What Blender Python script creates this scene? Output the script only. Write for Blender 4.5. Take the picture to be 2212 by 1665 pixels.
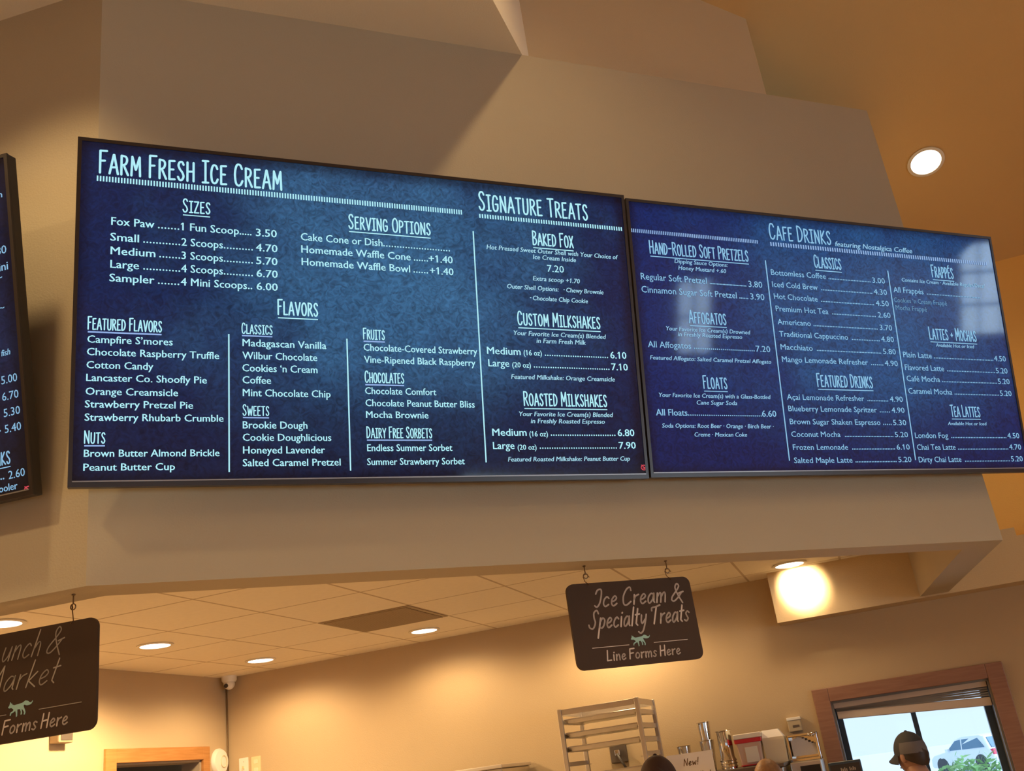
# Cafe menu screens above a service opening: scene built object by object (metres, Z up, floor at z = 0)
import bpy, bmesh, math, random
from mathutils import Vector, Matrix
for _o in list(bpy.data.objects):
    bpy.data.objects.remove(_o)
S = bpy.context.scene
COL = S.collection
PI = math.pi
R = math.radians
random.seed(7)

# ------------------------------------------------------------------ camera, sky, exposure
EYE = 1.65
cam_d = bpy.data.cameras.new('camera')
cam_d.sensor_fit = 'HORIZONTAL'
cam_d.sensor_width = 36.0
cam_d.lens = 35.015
cam_d.clip_start = 0.05
cam_d.clip_end = 400
cam = bpy.data.objects.new('camera', cam_d)
COL.objects.link(cam)
c_r = (0.92445673, -0.35872559, -0.12921188)
c_u = (-0.02202654, -0.38856241, 0.92115910)
c_f = (0.38065022, 0.84872563, 0.36711062)
cam.matrix_world = Matrix(((c_r[0], c_u[0], -c_f[0], 0), (c_r[1], c_u[1], -c_f[1], 0), (c_r[2], c_u[2], -c_f[2], EYE), (0, 0, 0, 1)))
S.camera = cam
S.view_settings.view_transform = 'Standard'
S.view_settings.look = 'None'
S.view_settings.gamma = 1.0
S.view_settings.use_curve_mapping = False
S.view_settings.exposure = 0.0
S.cycles.use_denoising = True
S.cycles.max_bounces = 8
S.cycles.diffuse_bounces = 5
S.cycles.sample_clamp_indirect = 6
S.cycles.caustics_reflective = False
S.cycles.caustics_refractive = False
w = bpy.data.worlds.new('sky')
S.world = w
w.use_nodes = True
nt = w.node_tree
bg = nt.nodes['Background']
tc = nt.nodes.new('ShaderNodeTexCoord')
sx = nt.nodes.new('ShaderNodeSeparateXYZ')
rm = nt.nodes.new('ShaderNodeValToRGB')
nt.links.new(tc.outputs['Generated'], sx.inputs[0])
nt.links.new(sx.outputs['Z'], rm.inputs[0])
nt.links.new(rm.outputs[0], bg.inputs['Color'])
dp = nt.nodes.new('ShaderNodeVectorMath'); dp.operation = 'DOT_PRODUCT'
dp.inputs[1].default_value = (0.757, -0.653, 0.0)     # sky made brighter this way to boost daylight and reflections from the gable
mrw = nt.nodes.new('ShaderNodeMapRange')
mrw.inputs['From Min'].default_value = 0.55
mrw.inputs['From Max'].default_value = 0.95
mrw.inputs['To Min'].default_value = 1.2
mrw.inputs['To Max'].default_value = 9.0
nt.links.new(tc.outputs['Generated'], dp.inputs[0])
nt.links.new(dp.outputs['Value'], mrw.inputs['Value'])
nt.links.new(mrw.outputs[0], bg.inputs['Strength'])
rm.color_ramp.elements[0].position = 0.0
rm.color_ramp.elements[0].color = (0.68, 0.86, 1.0, 1)
rm.color_ramp.elements[1].position = 0.6
rm.color_ramp.elements[1].color = (0.55, 0.76, 1.0, 1)
sun_d = bpy.data.lights.new('sun', 'SUN')
sun_d.energy = 1.2
sun_d.angle = R(3)
sun_d.color = (1.0, 0.97, 0.92)
sun = bpy.data.objects.new('sun', sun_d)
COL.objects.link(sun)
sun.rotation_euler = Vector((-0.15, -0.45, -0.88)).to_track_quat('-Z', 'Y').to_euler()

WARM = (1.0, 0.69, 0.35)       # kitchen downlights
HALL = (1.0, 0.72, 0.37)       # hall downlights
P_KIT, P_HALL = 0.80, 0.97       # overall dimmers

# ------------------------------------------------------------------ materials
def _bsdf(m):
    return m.node_tree.nodes['Principled BSDF']
def mat(name, col, rough=0.6, metal=0.0, var=0.06, scale=8.0, bump=0.0, bscale=60.0, spec=0.5, emit=None, estr=0.0, coat=0.0):
    m = bpy.data.materials.new(name)
    m.use_nodes = True
    t = m.node_tree
    b = _bsdf(m)
    b.inputs['Roughness'].default_value = rough
    b.inputs['Metallic'].default_value = metal
    b.inputs['Specular IOR Level'].default_value = spec
    b.inputs['Coat Weight'].default_value = coat
    co = t.nodes.new('ShaderNodeTexCoord')
    n = t.nodes.new('ShaderNodeTexNoise')
    n.inputs['Scale'].default_value = scale
    n.inputs['Detail'].default_value = 4
    t.links.new(co.outputs['Object'], n.inputs['Vector'])
    mx = t.nodes.new('ShaderNodeMix')
    mx.data_type = 'RGBA'
    t.links.new(n.outputs['Fac'], mx.inputs[0])
    mx.inputs[6].default_value = (*[c * (1 - var) for c in col], 1)
    mx.inputs[7].default_value = (*[min(1, c * (1 + var)) for c in col], 1)
    t.links.new(mx.outputs[2], b.inputs['Base Color'])
    if bump:
        n2 = t.nodes.new('ShaderNodeTexNoise')
        n2.inputs['Scale'].default_value = bscale
        n2.inputs['Detail'].default_value = 3
        t.links.new(co.outputs['Object'], n2.inputs['Vector'])
        bp = t.nodes.new('ShaderNodeBump')
        bp.inputs['Strength'].default_value = bump
        bp.inputs['Distance'].default_value = 0.004
        t.links.new(n2.outputs['Fac'], bp.inputs['Height'])
        t.links.new(bp.outputs[0], b.inputs['Normal'])
    if emit:
        b.inputs['Emission Color'].default_value = (*emit, 1)
        b.inputs['Emission Strength'].default_value = estr
    return m

def glow(name, col, strength):
    m = bpy.data.materials.new(name)
    m.use_nodes = True
    t = m.node_tree
    t.nodes.clear()
    o = t.nodes.new('ShaderNodeOutputMaterial')
    e = t.nodes.new('ShaderNodeEmission')
    e.inputs['Color'].default_value = (*col, 1)
    e.inputs['Strength'].default_value = strength
    t.links.new(e.outputs[0], o.inputs[0])
    return m

def wood(name, c1, c2, rough=0.45, scale=(1.5, 1.5, 18)):
    m = mat(name, c1, rough)
    t = m.node_tree
    b = _bsdf(m)
    co = t.nodes.new('ShaderNodeTexCoord')
    mp = t.nodes.new('ShaderNodeMapping')
    mp.inputs['Scale'].default_value = scale
    wv = t.nodes.new('ShaderNodeTexNoise')
    wv.inputs['Scale'].default_value = 4
    wv.inputs['Detail'].default_value = 6
    rp = t.nodes.new('ShaderNodeValToRGB')
    rp.color_ramp.elements[0].color = (*c1, 1)
    rp.color_ramp.elements[1].color = (*c2, 1)
    rp.color_ramp.elements[0].position = 0.35
    rp.color_ramp.elements[1].position = 0.65
    t.links.new(co.outputs['Object'], mp.inputs[0])
    t.links.new(mp.outputs[0], wv.inputs['Vector'])
    t.links.new(wv.outputs['Fac'], rp.inputs[0])
    t.links.new(rp.outputs[0], b.inputs['Base Color'])
    return m

M = {}
M['paint_pale'] = mat('pale_ceiling_paint', (0.84, 0.73, 0.55), 0.7, var=0.03, scale=3, bump=0.25, bscale=140, spec=0.25)
M['paint'] = mat('beige_wall_paint', (0.47, 0.385, 0.262), 0.7, var=0.03, scale=3, bump=0.25, bscale=140, spec=0.25)
M['paint_mid'] = mat('upper_wall_paint', (0.58, 0.44, 0.27), 0.7, var=0.03, scale=3, bump=0.25, bscale=140, spec=0.25)
M['paint_brown'] = mat('window_wall_paint', (0.40, 0.30, 0.19), 0.7, var=0.03, scale=3, bump=0.25, bscale=140, spec=0.25)
M['paint_orange'] = mat('orange_tan_wall_paint', (0.86, 0.52, 0.15), 0.7, var=0.03, scale=3, bump=0.25, bscale=140, spec=0.25)
M['paint_tan'] = mat('tan_wall_paint', (0.68, 0.45, 0.20), 0.7, var=0.03, scale=3, bump=0.25, bscale=140, spec=0.25)
M['kitchen'] = mat('kitchen_wall_paint', (0.50, 0.375, 0.23), 0.65, var=0.03, scale=3, bump=0.2, bscale=140, spec=0.25)
M['floor'] = mat('floor_tile', (0.46, 0.37, 0.28), 0.4, var=0.15, scale=2)
M['casing_wood'] = wood('oak_casing', (0.40, 0.17, 0.045), (0.48, 0.22, 0.07))
M['window_wood'] = wood('stained_window_wood', (0.26, 0.125, 0.08), (0.31, 0.16, 0.105))
M['black'] = mat('black_plastic', (0.028, 0.020, 0.016), 0.38, var=0.2)
M['bezel'] = mat('screen_bezel', (0.030, 0.021, 0.018), 0.32, var=0.15)
M['lip'] = mat('lip_shine', (0.34, 0.33, 0.34), 0.4, metal=0.6)  # pale grey that carries the shine of the bezel's lower edge
M['steel'] = mat('stainless_steel', (0.62, 0.58, 0.52), 0.28, metal=1.0, var=0.08, scale=20)
M['chrome'] = mat('polished_steel', (0.75, 0.72, 0.68), 0.10, metal=1.0)
M['alu'] = mat('aluminium', (0.66, 0.60, 0.53), 0.38, metal=0.85, var=0.08)
M['dark_steel'] = mat('dark_steel', (0.16, 0.13, 0.11), 0.4, metal=0.6)
M['white'] = mat('white_plastic', (0.80, 0.76, 0.68), 0.4, var=0.02)
M['ivory'] = mat('ivory_plastic', (0.72, 0.60, 0.36), 0.4, var=0.03)
M['paper'] = mat('white_paper', (0.80, 0.76, 0.72), 0.8, var=0.03)
M['board'] = mat('sign_board_black', (0.058, 0.034, 0.021), 0.6, var=0.15, scale=6, spec=0.15)
M['chalk'] = mat('sign_lettering', (0.62, 0.52, 0.46), 0.8, var=0.05)
M['chalk_dim'] = mat('sign_lettering_thin', (0.36, 0.30, 0.24), 0.8, var=0.05)
M['mint'] = mat('sign_mint', (0.30, 0.50, 0.46), 0.7, var=0.05)
M['hook'] = mat('hook_metal', (0.20, 0.13, 0.07), 0.35, metal=0.9)
M['red'] = mat('red_lid_band', (0.62, 0.03, 0.05), 0.35, var=0.04)
M['tub'] = mat('clear_tub_plastic', (0.70, 0.50, 0.40), 0.25, var=0.12, scale=14)
M['carton'] = mat('cream_carton', (0.78, 0.68, 0.48), 0.7, var=0.03)
M['skin'] = mat('skin', (0.50, 0.27, 0.18), 0.5, var=0.05, scale=30)
M['hair_dark'] = mat('dark_hair', (0.035, 0.018, 0.010), 0.5, var=0.3, scale=60)
M['hair_blond'] = mat('highlighted_hair', (0.28, 0.14, 0.05), 0.5, var=0.85, scale=28, bump=0.6, bscale=90)
M['cap_dark'] = mat('dark_brown_cap', (0.045, 0.018, 0.011), 0.8, var=0.15, scale=80)
M['cap_grey'] = mat('grey_cap', (0.050, 0.052, 0.060), 0.8, var=0.15, scale=60)
M['cap_panel'] = mat('grey_cap_panel', (0.16, 0.15, 0.16), 0.85, var=0.1)
M['shirt'] = mat('dark_shirt', (0.030, 0.032, 0.042), 0.85, var=0.1)
M['apron'] = mat('brown_shirt', (0.10, 0.06, 0.04), 0.85, var=0.1)
M['trousers'] = mat('dark_trousers', (0.02, 0.02, 0.025), 0.85, var=0.1)
M['eye'] = mat('eye_white', (0.7, 0.68, 0.65), 0.3)
M['car'] = mat('white_car_paint', (0.78, 0.80, 0.82), 0.3, var=0.02, coat=0.5)
M['carglass'] = mat('car_glass', (0.10, 0.20, 0.30), 0.08, var=0.1)
M['rubber'] = mat('tyre_rubber', (0.05, 0.05, 0.06), 0.8)
M['tail'] = mat('tail_light_red', (0.7, 0.03, 0.08), 0.25)
M['leaf'] = mat('shrub_leaf', (0.16, 0.34, 0.10), 0.6, var=0.4, scale=3)
M['bark'] = mat('shrub_stem', (0.14, 0.09, 0.05), 0.8)
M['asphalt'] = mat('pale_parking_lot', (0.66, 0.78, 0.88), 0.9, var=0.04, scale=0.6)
M['blind'] = mat('blind_vinyl', (0.60, 0.50, 0.42), 0.6, var=0.03)
M['blind_dark'] = mat('blind_slat', (0.20, 0.19, 0.18), 0.5, var=0.05)
M['sash'] = mat('bronze_window_sash', (0.030, 0.055, 0.085), 0.35, var=0.1)
M['trim_white'] = mat('white_lamp_trim', (0.80, 0.74, 0.64), 0.4, var=0.02)
M['lens'] = glow('lamp_lens', (1.0, 0.93, 0.80), 9.0)
M['grille'] = mat('vent_grille', (0.34, 0.25, 0.15), 0.6, var=0.05)
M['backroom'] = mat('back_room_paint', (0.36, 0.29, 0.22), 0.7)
M['frame_white'] = mat('white_window_frame', (0.70, 0.68, 0.64), 0.5)

def glass_mat():
    m = bpy.data.materials.new('window_glass')
    m.use_nodes = True
    t = m.node_tree
    t.nodes.clear()
    o = t.nodes.new('ShaderNodeOutputMaterial')
    tr = t.nodes.new('ShaderNodeBsdfTransparent')
    tr.inputs['Color'].default_value = (0.96, 0.98, 1.0, 1)
    gl = t.nodes.new('ShaderNodeBsdfGlossy')
    gl.inputs['Roughness'].default_value = 0.02
    fr = t.nodes.new('ShaderNodeFresnel')
    fr.inputs['IOR'].default_value = 1.3
    mx = t.nodes.new('ShaderNodeMixShader')
    t.links.new(fr.outputs[0], mx.inputs[0])
    t.links.new(tr.outputs[0], mx.inputs[1])
    t.links.new(gl.outputs[0], mx.inputs[2])
    t.links.new(mx.outputs[0], o.inputs[0])
    return m
M['glass'] = glass_mat()

def tile_mat():
    """ceiling tile field; the object's own axes run along the grid, tiles of 0.585 m"""
    m = mat('acoustic_ceiling_tile', (0.90, 0.82, 0.68), 0.8, var=0.05, scale=30, bump=0.3, bscale=200, spec=0.2)
    t = m.node_tree
    b = _bsdf(m)
    co = t.nodes.new('ShaderNodeTexCoord')
    sp = t.nodes.new('ShaderNodeSeparateXYZ')
    t.links.new(co.outputs['Object'], sp.inputs[0])
    outs = []
    for ax in ('X', 'Y'):
        d = t.nodes.new('ShaderNodeMath'); d.operation = 'DIVIDE'; d.inputs[1].default_value = 0.585
        f = t.nodes.new('ShaderNodeMath'); f.operation = 'FRACT'
        a = t.nodes.new('ShaderNodeMath'); a.operation = 'SUBTRACT'; a.inputs[1].default_value = 0.5
        ab = t.nodes.new('ShaderNodeMath'); ab.operation = 'ABSOLUTE'
        g = t.nodes.new('ShaderNodeMath'); g.operation = 'GREATER_THAN'; g.inputs[1].default_value = 0.4875
        t.links.new(sp.outputs[ax], d.inputs[0])
        t.links.new(d.outputs[0], f.inputs[0])
        t.links.new(f.outputs[0], a.inputs[0])
        t.links.new(a.outputs[0], ab.inputs[0])
        t.links.new(ab.outputs[0], g.inputs[0])
        outs.append(g)
    mxm = t.nodes.new('ShaderNodeMath'); mxm.operation = 'MAXIMUM'
    t.links.new(outs[0].outputs[0], mxm.inputs[0])
    t.links.new(outs[1].outputs[0], mxm.inputs[1])
    old = b.inputs['Base Color'].links[0].from_socket
    mx = t.nodes.new('ShaderNodeMix'); mx.data_type = 'RGBA'
    t.links.new(mxm.outputs[0], mx.inputs[0])
    t.links.new(old, mx.inputs[6])
    mx.inputs[7].default_value = (0.58, 0.47, 0.34, 1)
    t.links.new(mx.outputs[2], b.inputs['Base Color'])
    return m
M['tile'] = tile_mat()

def screen_mat(name, centre, c_mid, c_edge, c_low, radius, sq=1.0, strength=1.0):
    """the chalkboard picture a menu screen shows (emission) under a glossy panel"""
    m = bpy.data.materials.new(name)
    m.use_nodes = True
    t = m.node_tree
    b = _bsdf(m)
    b.inputs['Base Color'].default_value = (0.006, 0.006, 0.008, 1)
    b.inputs['Roughness'].default_value = 0.06
    b.inputs['Specular IOR Level'].default_value = 0.42
    N, Lk = t.nodes.new, t.links.new
    co = N('ShaderNodeTexCoord')
    mp = N('ShaderNodeMapping')
    mp.inputs['Location'].default_value = (-centre[0] / radius, -centre[1] * sq / radius, 0)
    mp.inputs['Scale'].default_value = (1 / radius, sq / radius, 0)
    Lk(co.outputs['Object'], mp.inputs[0])
    ln = N('ShaderNodeVectorMath'); ln.operation = 'LENGTH'
    Lk(mp.outputs[0], ln.inputs[0])
    n1 = N('ShaderNodeTexNoise'); n1.inputs['Scale'].default_value = 3.5; n1.inputs['Detail'].default_value = 5
    Lk(co.outputs['Object'], n1.inputs['Vector'])
    a1 = N('ShaderNodeMath'); a1.operation = 'MULTIPLY_ADD'; a1.inputs[1].default_value = 0.9; a1.inputs[2].default_value = -0.45
    Lk(n1.outputs['Fac'], a1.inputs[0])
    ad = N('ShaderNodeMath'); ad.operation = 'ADD'
    Lk(ln.outputs['Value'], ad.inputs[0]); Lk(a1.outputs[0], ad.inputs[1])
    rp = N('ShaderNodeValToRGB')
    e = rp.color_ramp.elements
    e[0].position = 0.0; e[0].color = (*c_mid, 1)
    e[1].position = 1.0; e[1].color = (*c_edge, 1)
    rp.color_ramp.interpolation = 'EASE'
    Lk(ad.outputs[0], rp.inputs[0])
    sp = N('ShaderNodeSeparateXYZ')
    Lk(co.outputs['Object'], sp.inputs[0])
    lo = N('ShaderNodeMapRange')
    lo.inputs['From Min'].default_value = 0.0; lo.inputs['From Max'].default_value = 0.42
    lo.inputs['To Min'].default_value = 1.0; lo.inputs['To Max'].default_value = 0.0
    Lk(sp.outputs['Y'], lo.inputs['Value'])
    m1 = N('ShaderNodeMix'); m1.data_type = 'RGBA'
    Lk(lo.outputs[0], m1.inputs[0]); Lk(rp.outputs[0], m1.inputs[6]); m1.inputs[7].default_value = (*c_low, 1)
    # fine slate mottling
    n2 = N('ShaderNodeTexNoise'); n2.inputs['Scale'].default_value = 34; n2.inputs['Detail'].default_value = 7; n2.inputs['Distortion'].default_value = 2.2
    Lk(co.outputs['Object'], n2.inputs['Vector'])
    mr = N('ShaderNodeMapRange')
    mr.inputs['From Min'].default_value = 0.3; mr.inputs['From Max'].default_value = 0.72
    mr.inputs['To Min'].default_value = 0.62; mr.inputs['To Max'].default_value = 1.6
    Lk(n2.outputs['Fac'], mr.inputs['Value'])
    vm = N('ShaderNodeVectorMath'); vm.operation = 'SCALE'
    Lk(m1.outputs[2], vm.inputs[0]); Lk(mr.outputs[0], vm.inputs['Scale'])
    # the picture fades to near black at the panel's own edges
    ed = None
    for ax, lim in (('X', 1.96), ('Y', 1.11)):
        h_ = N('ShaderNodeMath'); h_.operation = 'SUBTRACT'; h_.inputs[1].default_value = lim / 2 + 0.004
        Lk(sp.outputs[ax], h_.inputs[0])
        q_ = N('ShaderNodeMath'); q_.operation = 'ABSOLUTE'; Lk(h_.outputs[0], q_.inputs[0])
        r_ = N('ShaderNodeMapRange'); r_.interpolation_type = 'SMOOTHSTEP'
        r_.inputs['From Min'].default_value = lim / 2 - 0.05; r_.inputs['From Max'].default_value = lim / 2 - 0.005
        r_.inputs['To Min'].default_value = 1.0; r_.inputs['To Max'].default_value = 0.42
        Lk(q_.outputs[0], r_.inputs['Value'])
        if ed is None:
            ed = r_
        else:
            mu = N('ShaderNodeMath'); mu.operation = 'MULTIPLY'
            Lk(ed.outputs[0], mu.inputs[0]); Lk(r_.outputs[0], mu.inputs[1]); ed = mu
    v2 = N('ShaderNodeVectorMath'); v2.operation = 'SCALE'
    Lk(vm.outputs[0], v2.inputs[0]); Lk(ed.outputs[0], v2.inputs['Scale'])
    Lk(v2.outputs[0], b.inputs['Emission Color'])
    b.inputs['Emission Strength'].default_value = strength
    return m

# ------------------------------------------------------------------ mesh helpers
class MB:
    """collects simple solids and links them as ONE mesh object"""
    def __init__(self):
        self.v, self.f = [], []
    def add(self, vs, fs):
        k = len(self.v)
        self.v += [tuple(p) for p in vs]
        self.f += [tuple(i + k for i in q) for q in fs]
        return self
    def box(self, x0, x1, y0, y1, z0, z1):
        return self.add([(x0, y0, z0), (x1, y0, z0), (x1, y1, z0), (x0, y1, z0), (x0, y0, z1), (x1, y0, z1), (x1, y1, z1), (x0, y1, z1)],
                        [(3, 2, 1, 0), (4, 5, 6, 7), (0, 1, 5, 4), (1, 2, 6, 5), (2, 3, 7, 6), (3, 0, 4, 7)])
    def prism(self, pts, z0, z1):
        n = len(pts)
        ar = sum(pts[i][0] * pts[(i + 1) % n][1] - pts[(i + 1) % n][0] * pts[i][1] for i in range(n))
        if ar < 0:
            pts = pts[::-1]
        vs = [(x, y, z0) for x, y in pts] + [(x, y, z1) for x, y in pts]
        fs = [tuple(range(n - 1, -1, -1)), tuple(range(n, 2 * n))]
        fs += [(i, (i + 1) % n, n + (i + 1) % n, n + i) for i in range(n)]
        return self.add(vs, fs)
    def slab_y(self, pts, y0, y1):
        """outline in x,z extruded along y"""
        n = len(pts)
        ar = sum(pts[i][0] * pts[(i + 1) % n][1] - pts[(i + 1) % n][0] * pts[i][1] for i in range(n))
        if ar < 0:
            pts = pts[::-1]
        vs = [(x, y0, z) for x, z in pts] + [(x, y1, z) for x, z in pts]
        fs = [tuple(range(n)), tuple(range(2 * n - 1, n - 1, -1))]
        fs += [((i + 1) % n, i, n + i, n + (i + 1) % n) for i in range(n)]
        return self.add(vs, fs)
    def lathe(self, prof, n=24, c=(0, 0, 0), axis='z', caps=True):
        vs, fs = [], []
        for r, h in prof:
            for i in range(n):
                a = 2 * PI * i / n
                p = (r * math.cos(a), r * math.sin(a), h)
                if axis == 'y':
                    p = (p[0], p[2], -p[1])
                elif axis == 'x':
                    p = (p[2], p[0], p[1])
                vs.append((p[0] + c[0], p[1] + c[1], p[2] + c[2]))
        for k in range(len(prof) - 1):
            for i in range(n):
                j = (i + 1) % n
                fs.append((k * n + i, k * n + j, (k + 1) * n + j, (k + 1) * n + i))
        if caps:
            if prof[0][0] > 1e-6:
                fs.append(tuple(range(n - 1, -1, -1)))
            if prof[-1][0] > 1e-6:
                k = (len(prof) - 1) * n
                fs.append(tuple(range(k, k + n)))
        return self.add(vs, fs)
    def tube(self, pts, r, n=8, closed=False):
        pts = [Vector(p) for p in pts]
        m = len(pts)
        rs = r if isinstance(r, (list, tuple)) else [r] * m
        vs, fs = [], []
        prev = None
        for i, p in enumerate(pts):
            if closed:
                d = pts[(i + 1) % m] - pts[i - 1]
            else:
                d = pts[min(i + 1, m - 1)] - pts[max(i - 1, 0)]
            d.normalize()
            if prev is None:
                a = d.orthogonal().normalized()
            else:
                a = (prev - d * prev.dot(d))
                a = a.normalized() if a.length > 1e-6 else d.orthogonal().normalized()
            prev = a
            b = d.cross(a)
            for k in range(n):
                t = 2 * PI * k / n
                vs.append(p + (a * math.cos(t) + b * math.sin(t)) * rs[i])
        segs = m if closed else m - 1
        for i in range(segs):
            for k in range(n):
                j = (i + 1) % m
                k2 = (k + 1) % n
                fs.append((i * n + k, i * n + k2, j * n + k2, j * n + k))
        if not closed:
            fs.append(tuple(range(n - 1, -1, -1)))
            fs.append(tuple(range((m - 1) * n, m * n)))
        return self.add(vs, fs)
    def ball(self, c, rx, ry, rz, nu=20, nv=12, top=1.0, bottom=-1.0):
        prof = []
        for k in range(nv + 1):
            s = bottom + (top - bottom) * k / nv
            s = max(-0.9999, min(0.9999, math.sin(s * PI / 2)))
            prof.append((math.sqrt(1 - s * s), s))
        vs, fs = [], []
        for q, s in prof:
            for i in range(nu):
                a = 2 * PI * i / nu
                vs.append((c[0] + rx * q * math.cos(a), c[1] + ry * q * math.sin(a), c[2] + rz * s))
        for k in range(nv):
            for i in range(nu):
                j = (i + 1) % nu
                fs.append((k * nu + i, k * nu + j, (k + 1) * nu + j, (k + 1) * nu + i))
        fs.append(tuple(range(nu - 1, -1, -1)))
        fs.append(tuple(range(nv * nu, nv * nu + nu)))
        return self.add(vs, fs)
    def xf(self, mtx):
        self.v = [tuple(mtx @ Vector(p)) for p in self.v]
        return self
    def build(self, name, m, parent=None, smooth=False, bevel=0.0, label=None):
        me = bpy.data.meshes.new(name)
        me.from_pydata(self.v, [], self.f)
        me.validate()
        me.materials.append(m)
        if smooth:
            for p in me.polygons:
                p.use_smooth = True
            try:
                me.set_sharp_from_angle(angle=R(40))
            except Exception:
                pass
        o = bpy.data.objects.new(name, me)
        COL.objects.link(o)
        if parent:
            o.parent = parent
        if bevel:
            bv = o.modifiers.new('bevel', 'BEVEL')
            bv.width = bevel
            bv.segments = 2
            bv.limit_method = 'ANGLE'
        if label:
            o['label'] = label
        return o

def thing(name, label, cat, loc=(0, 0, 0), rotz=0.0, group=None):
    o = bpy.data.objects.new(name, None)
    o.empty_display_size = 0.1
    COL.objects.link(o)
    o.location = loc
    o.rotation_euler = (0, 0, rotz)
    o['label'] = label
    o['category'] = cat
    if group:
        o['group'] = group
    return o
def tag(o, label, cat, group=None):
    o['label'] = label
    o['category'] = cat
    if group:
        o['group'] = group
    return o
def struct(o, label=None, cat=None):
    o['kind'] = 'structure'
    if label:
        o['label'] = label
        o['category'] = cat or 'wall'
    return o

# kitchen axes: s runs along the back and window wall, h points out through it
TH = math.atan2(-0.653, 0.757)
E1 = Vector((math.cos(TH), math.sin(TH), 0))
E2 = Vector((-math.sin(TH), math.cos(TH), 0))
def K(s, h, z=0.0):
    p = E1 * s + E2 * h
    return Vector((p.x, p.y, z))
MK = Matrix.Rotation(TH, 4, 'Z')      # local (s, h, z) -> world

def grid_wall(s0, s1, h0, h1, z0, z1, holes=()):
    """wall slab in (s, h, z) with rectangular openings (sa, sb, za, zb)"""
    b = MB()
    ss = sorted({s0, s1, *[q for o in holes for q in o[:2]]})
    zs = sorted({z0, z1, *[q for o in holes for q in o[2:]]})
    for i in range(len(ss) - 1):
        for j in range(len(zs) - 1):
            cs, cz = (ss[i] + ss[i + 1]) / 2, (zs[j] + zs[j + 1]) / 2
            if any(a < cs < c and d < cz < e for a, c, d, e in holes):
                continue
            b.box(ss[i], ss[i + 1], h0, h1, zs[j], zs[j + 1])
    return b

# ------------------------------------------------------------------ the setting
CX, CY = -0.031, 3.2                       # convex corner of the two menu walls
LD = Vector((-0.809, 0.588, 0))            # left menu wall runs this way from the corner
LN = Vector((0.588, 0.809, 0))             # into the kitchen
RD = Vector((0.588, 0.809, 0))             # right return runs this way
ZB, ZT, ZC = 2.352, 4.65, 2.65             # underside of the menu walls, their top, kitchen ceiling

o = MB().box(-4.75, 8.2, -5.0, 6.95, -0.1, 0.0)
o.xf(MK)
struct(o.build('floor', M['floor']), 'tiled floor of the cafe hall and kitchen', 'floor')

P_in = (0.0237, 3.355)
R_out = (3.67, 3.2)
R_in = (3.585, 3.355)
LEND = (CX + LD.x * 2.43, CY + LD.y * 2.43)
LEND_in = (LEND[0] + LN.x * 0.155 + 0.02, LEND[1] + LN.y * 0.155)
b = MB().prism([(CX, CY), R_out, R_in, P_in], ZB, ZT)
struct(b.build('wall_front', M['paint']), 'beige menu wall above the counter opening carrying the two big screens')
b = MB().prism([(CX, CY), P_in, LEND_in, LEND], ZB, ZT)
struct(b.build('wall_left', M['paint']), 'angled beige menu wall at the left edge carrying the third screen')
RF = (R_out[0] + RD.x * 1.86, R_out[1] + RD.y * 1.86)
RFi = (R_in[0] + RD.x * 1.80, R_in[1] + RD.y * 1.80)
b = MB().prism([R_out, RF, RFi, R_in], ZB, ZT)
struct(b.build('wall_right', M['paint']), 'short return wall running back from the right end of the menu wall to the window wall')
# upper wall set back behind the top of the menu wall
b = MB().prism([(1.76, 3.3), (3.13, 3.3), (3.13, 3.5), (1.76, 3.5)], 4.3, 5.75)
struct(b.build('wall_upper', M['paint_mid']), 'tan upper wall rising behind the top edge of the menu wall')

# window wall and kitchen back wall: one line, thinner above a ledge at ZB
WIN = (-0.26, 0.645, 0.85, 1.852)
b = grid_wall(-0.46, 8.0, 6.65, 6.95, 0.0, ZB + 0.1, [WIN]).xf(MK)
struct(b.build('wall_window', M['kitchen']), 'lower brownish wall around the window behind the counter')
b = grid_wall(-4.532, -0.46, 6.65, 6.95, 0.0, ZC + 0.1).xf(MK)
struct(b.build('wall_kitchen_back', M['kitchen']), 'warm beige kitchen back wall behind the metal rack')
b = MB().box(-0.46, 8.0, 6.65, 6.95, ZB + 0.1, 4.42).xf(MK)
struct(b.build('wall_window_upper', M['paint_orange']), 'orange tan upper wall above the boxed ledge over the window')
b = MB().box(-0.45, 8.0, 6.45, 6.65, 2.342, 2.60).box(-0.45, 1.0, 6.45, 6.65, 2.60, ZC).xf(MK)
struct(b.build('trim_1', M['paint_mid']), 'boxed ledge running along the wall above the window, glaring white at its left end', 'ledge')
DOOR = (5.44, 6.33, 0.0, 2.085)
b = MB()
for (ha, hb, za, zb) in ((-4.9, DOOR[0], 0, 4.7), (DOOR[1], 6.95, 0, 4.7), (DOOR[0], DOOR[1], DOOR[3], 4.7)):
    b.box(-4.682, -4.532, ha, hb, za, zb)
b.xf(MK)
struct(b.build('wall_kitchen_left', M['kitchen']), 'beige left kitchen wall with the wooden door frame')

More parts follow.
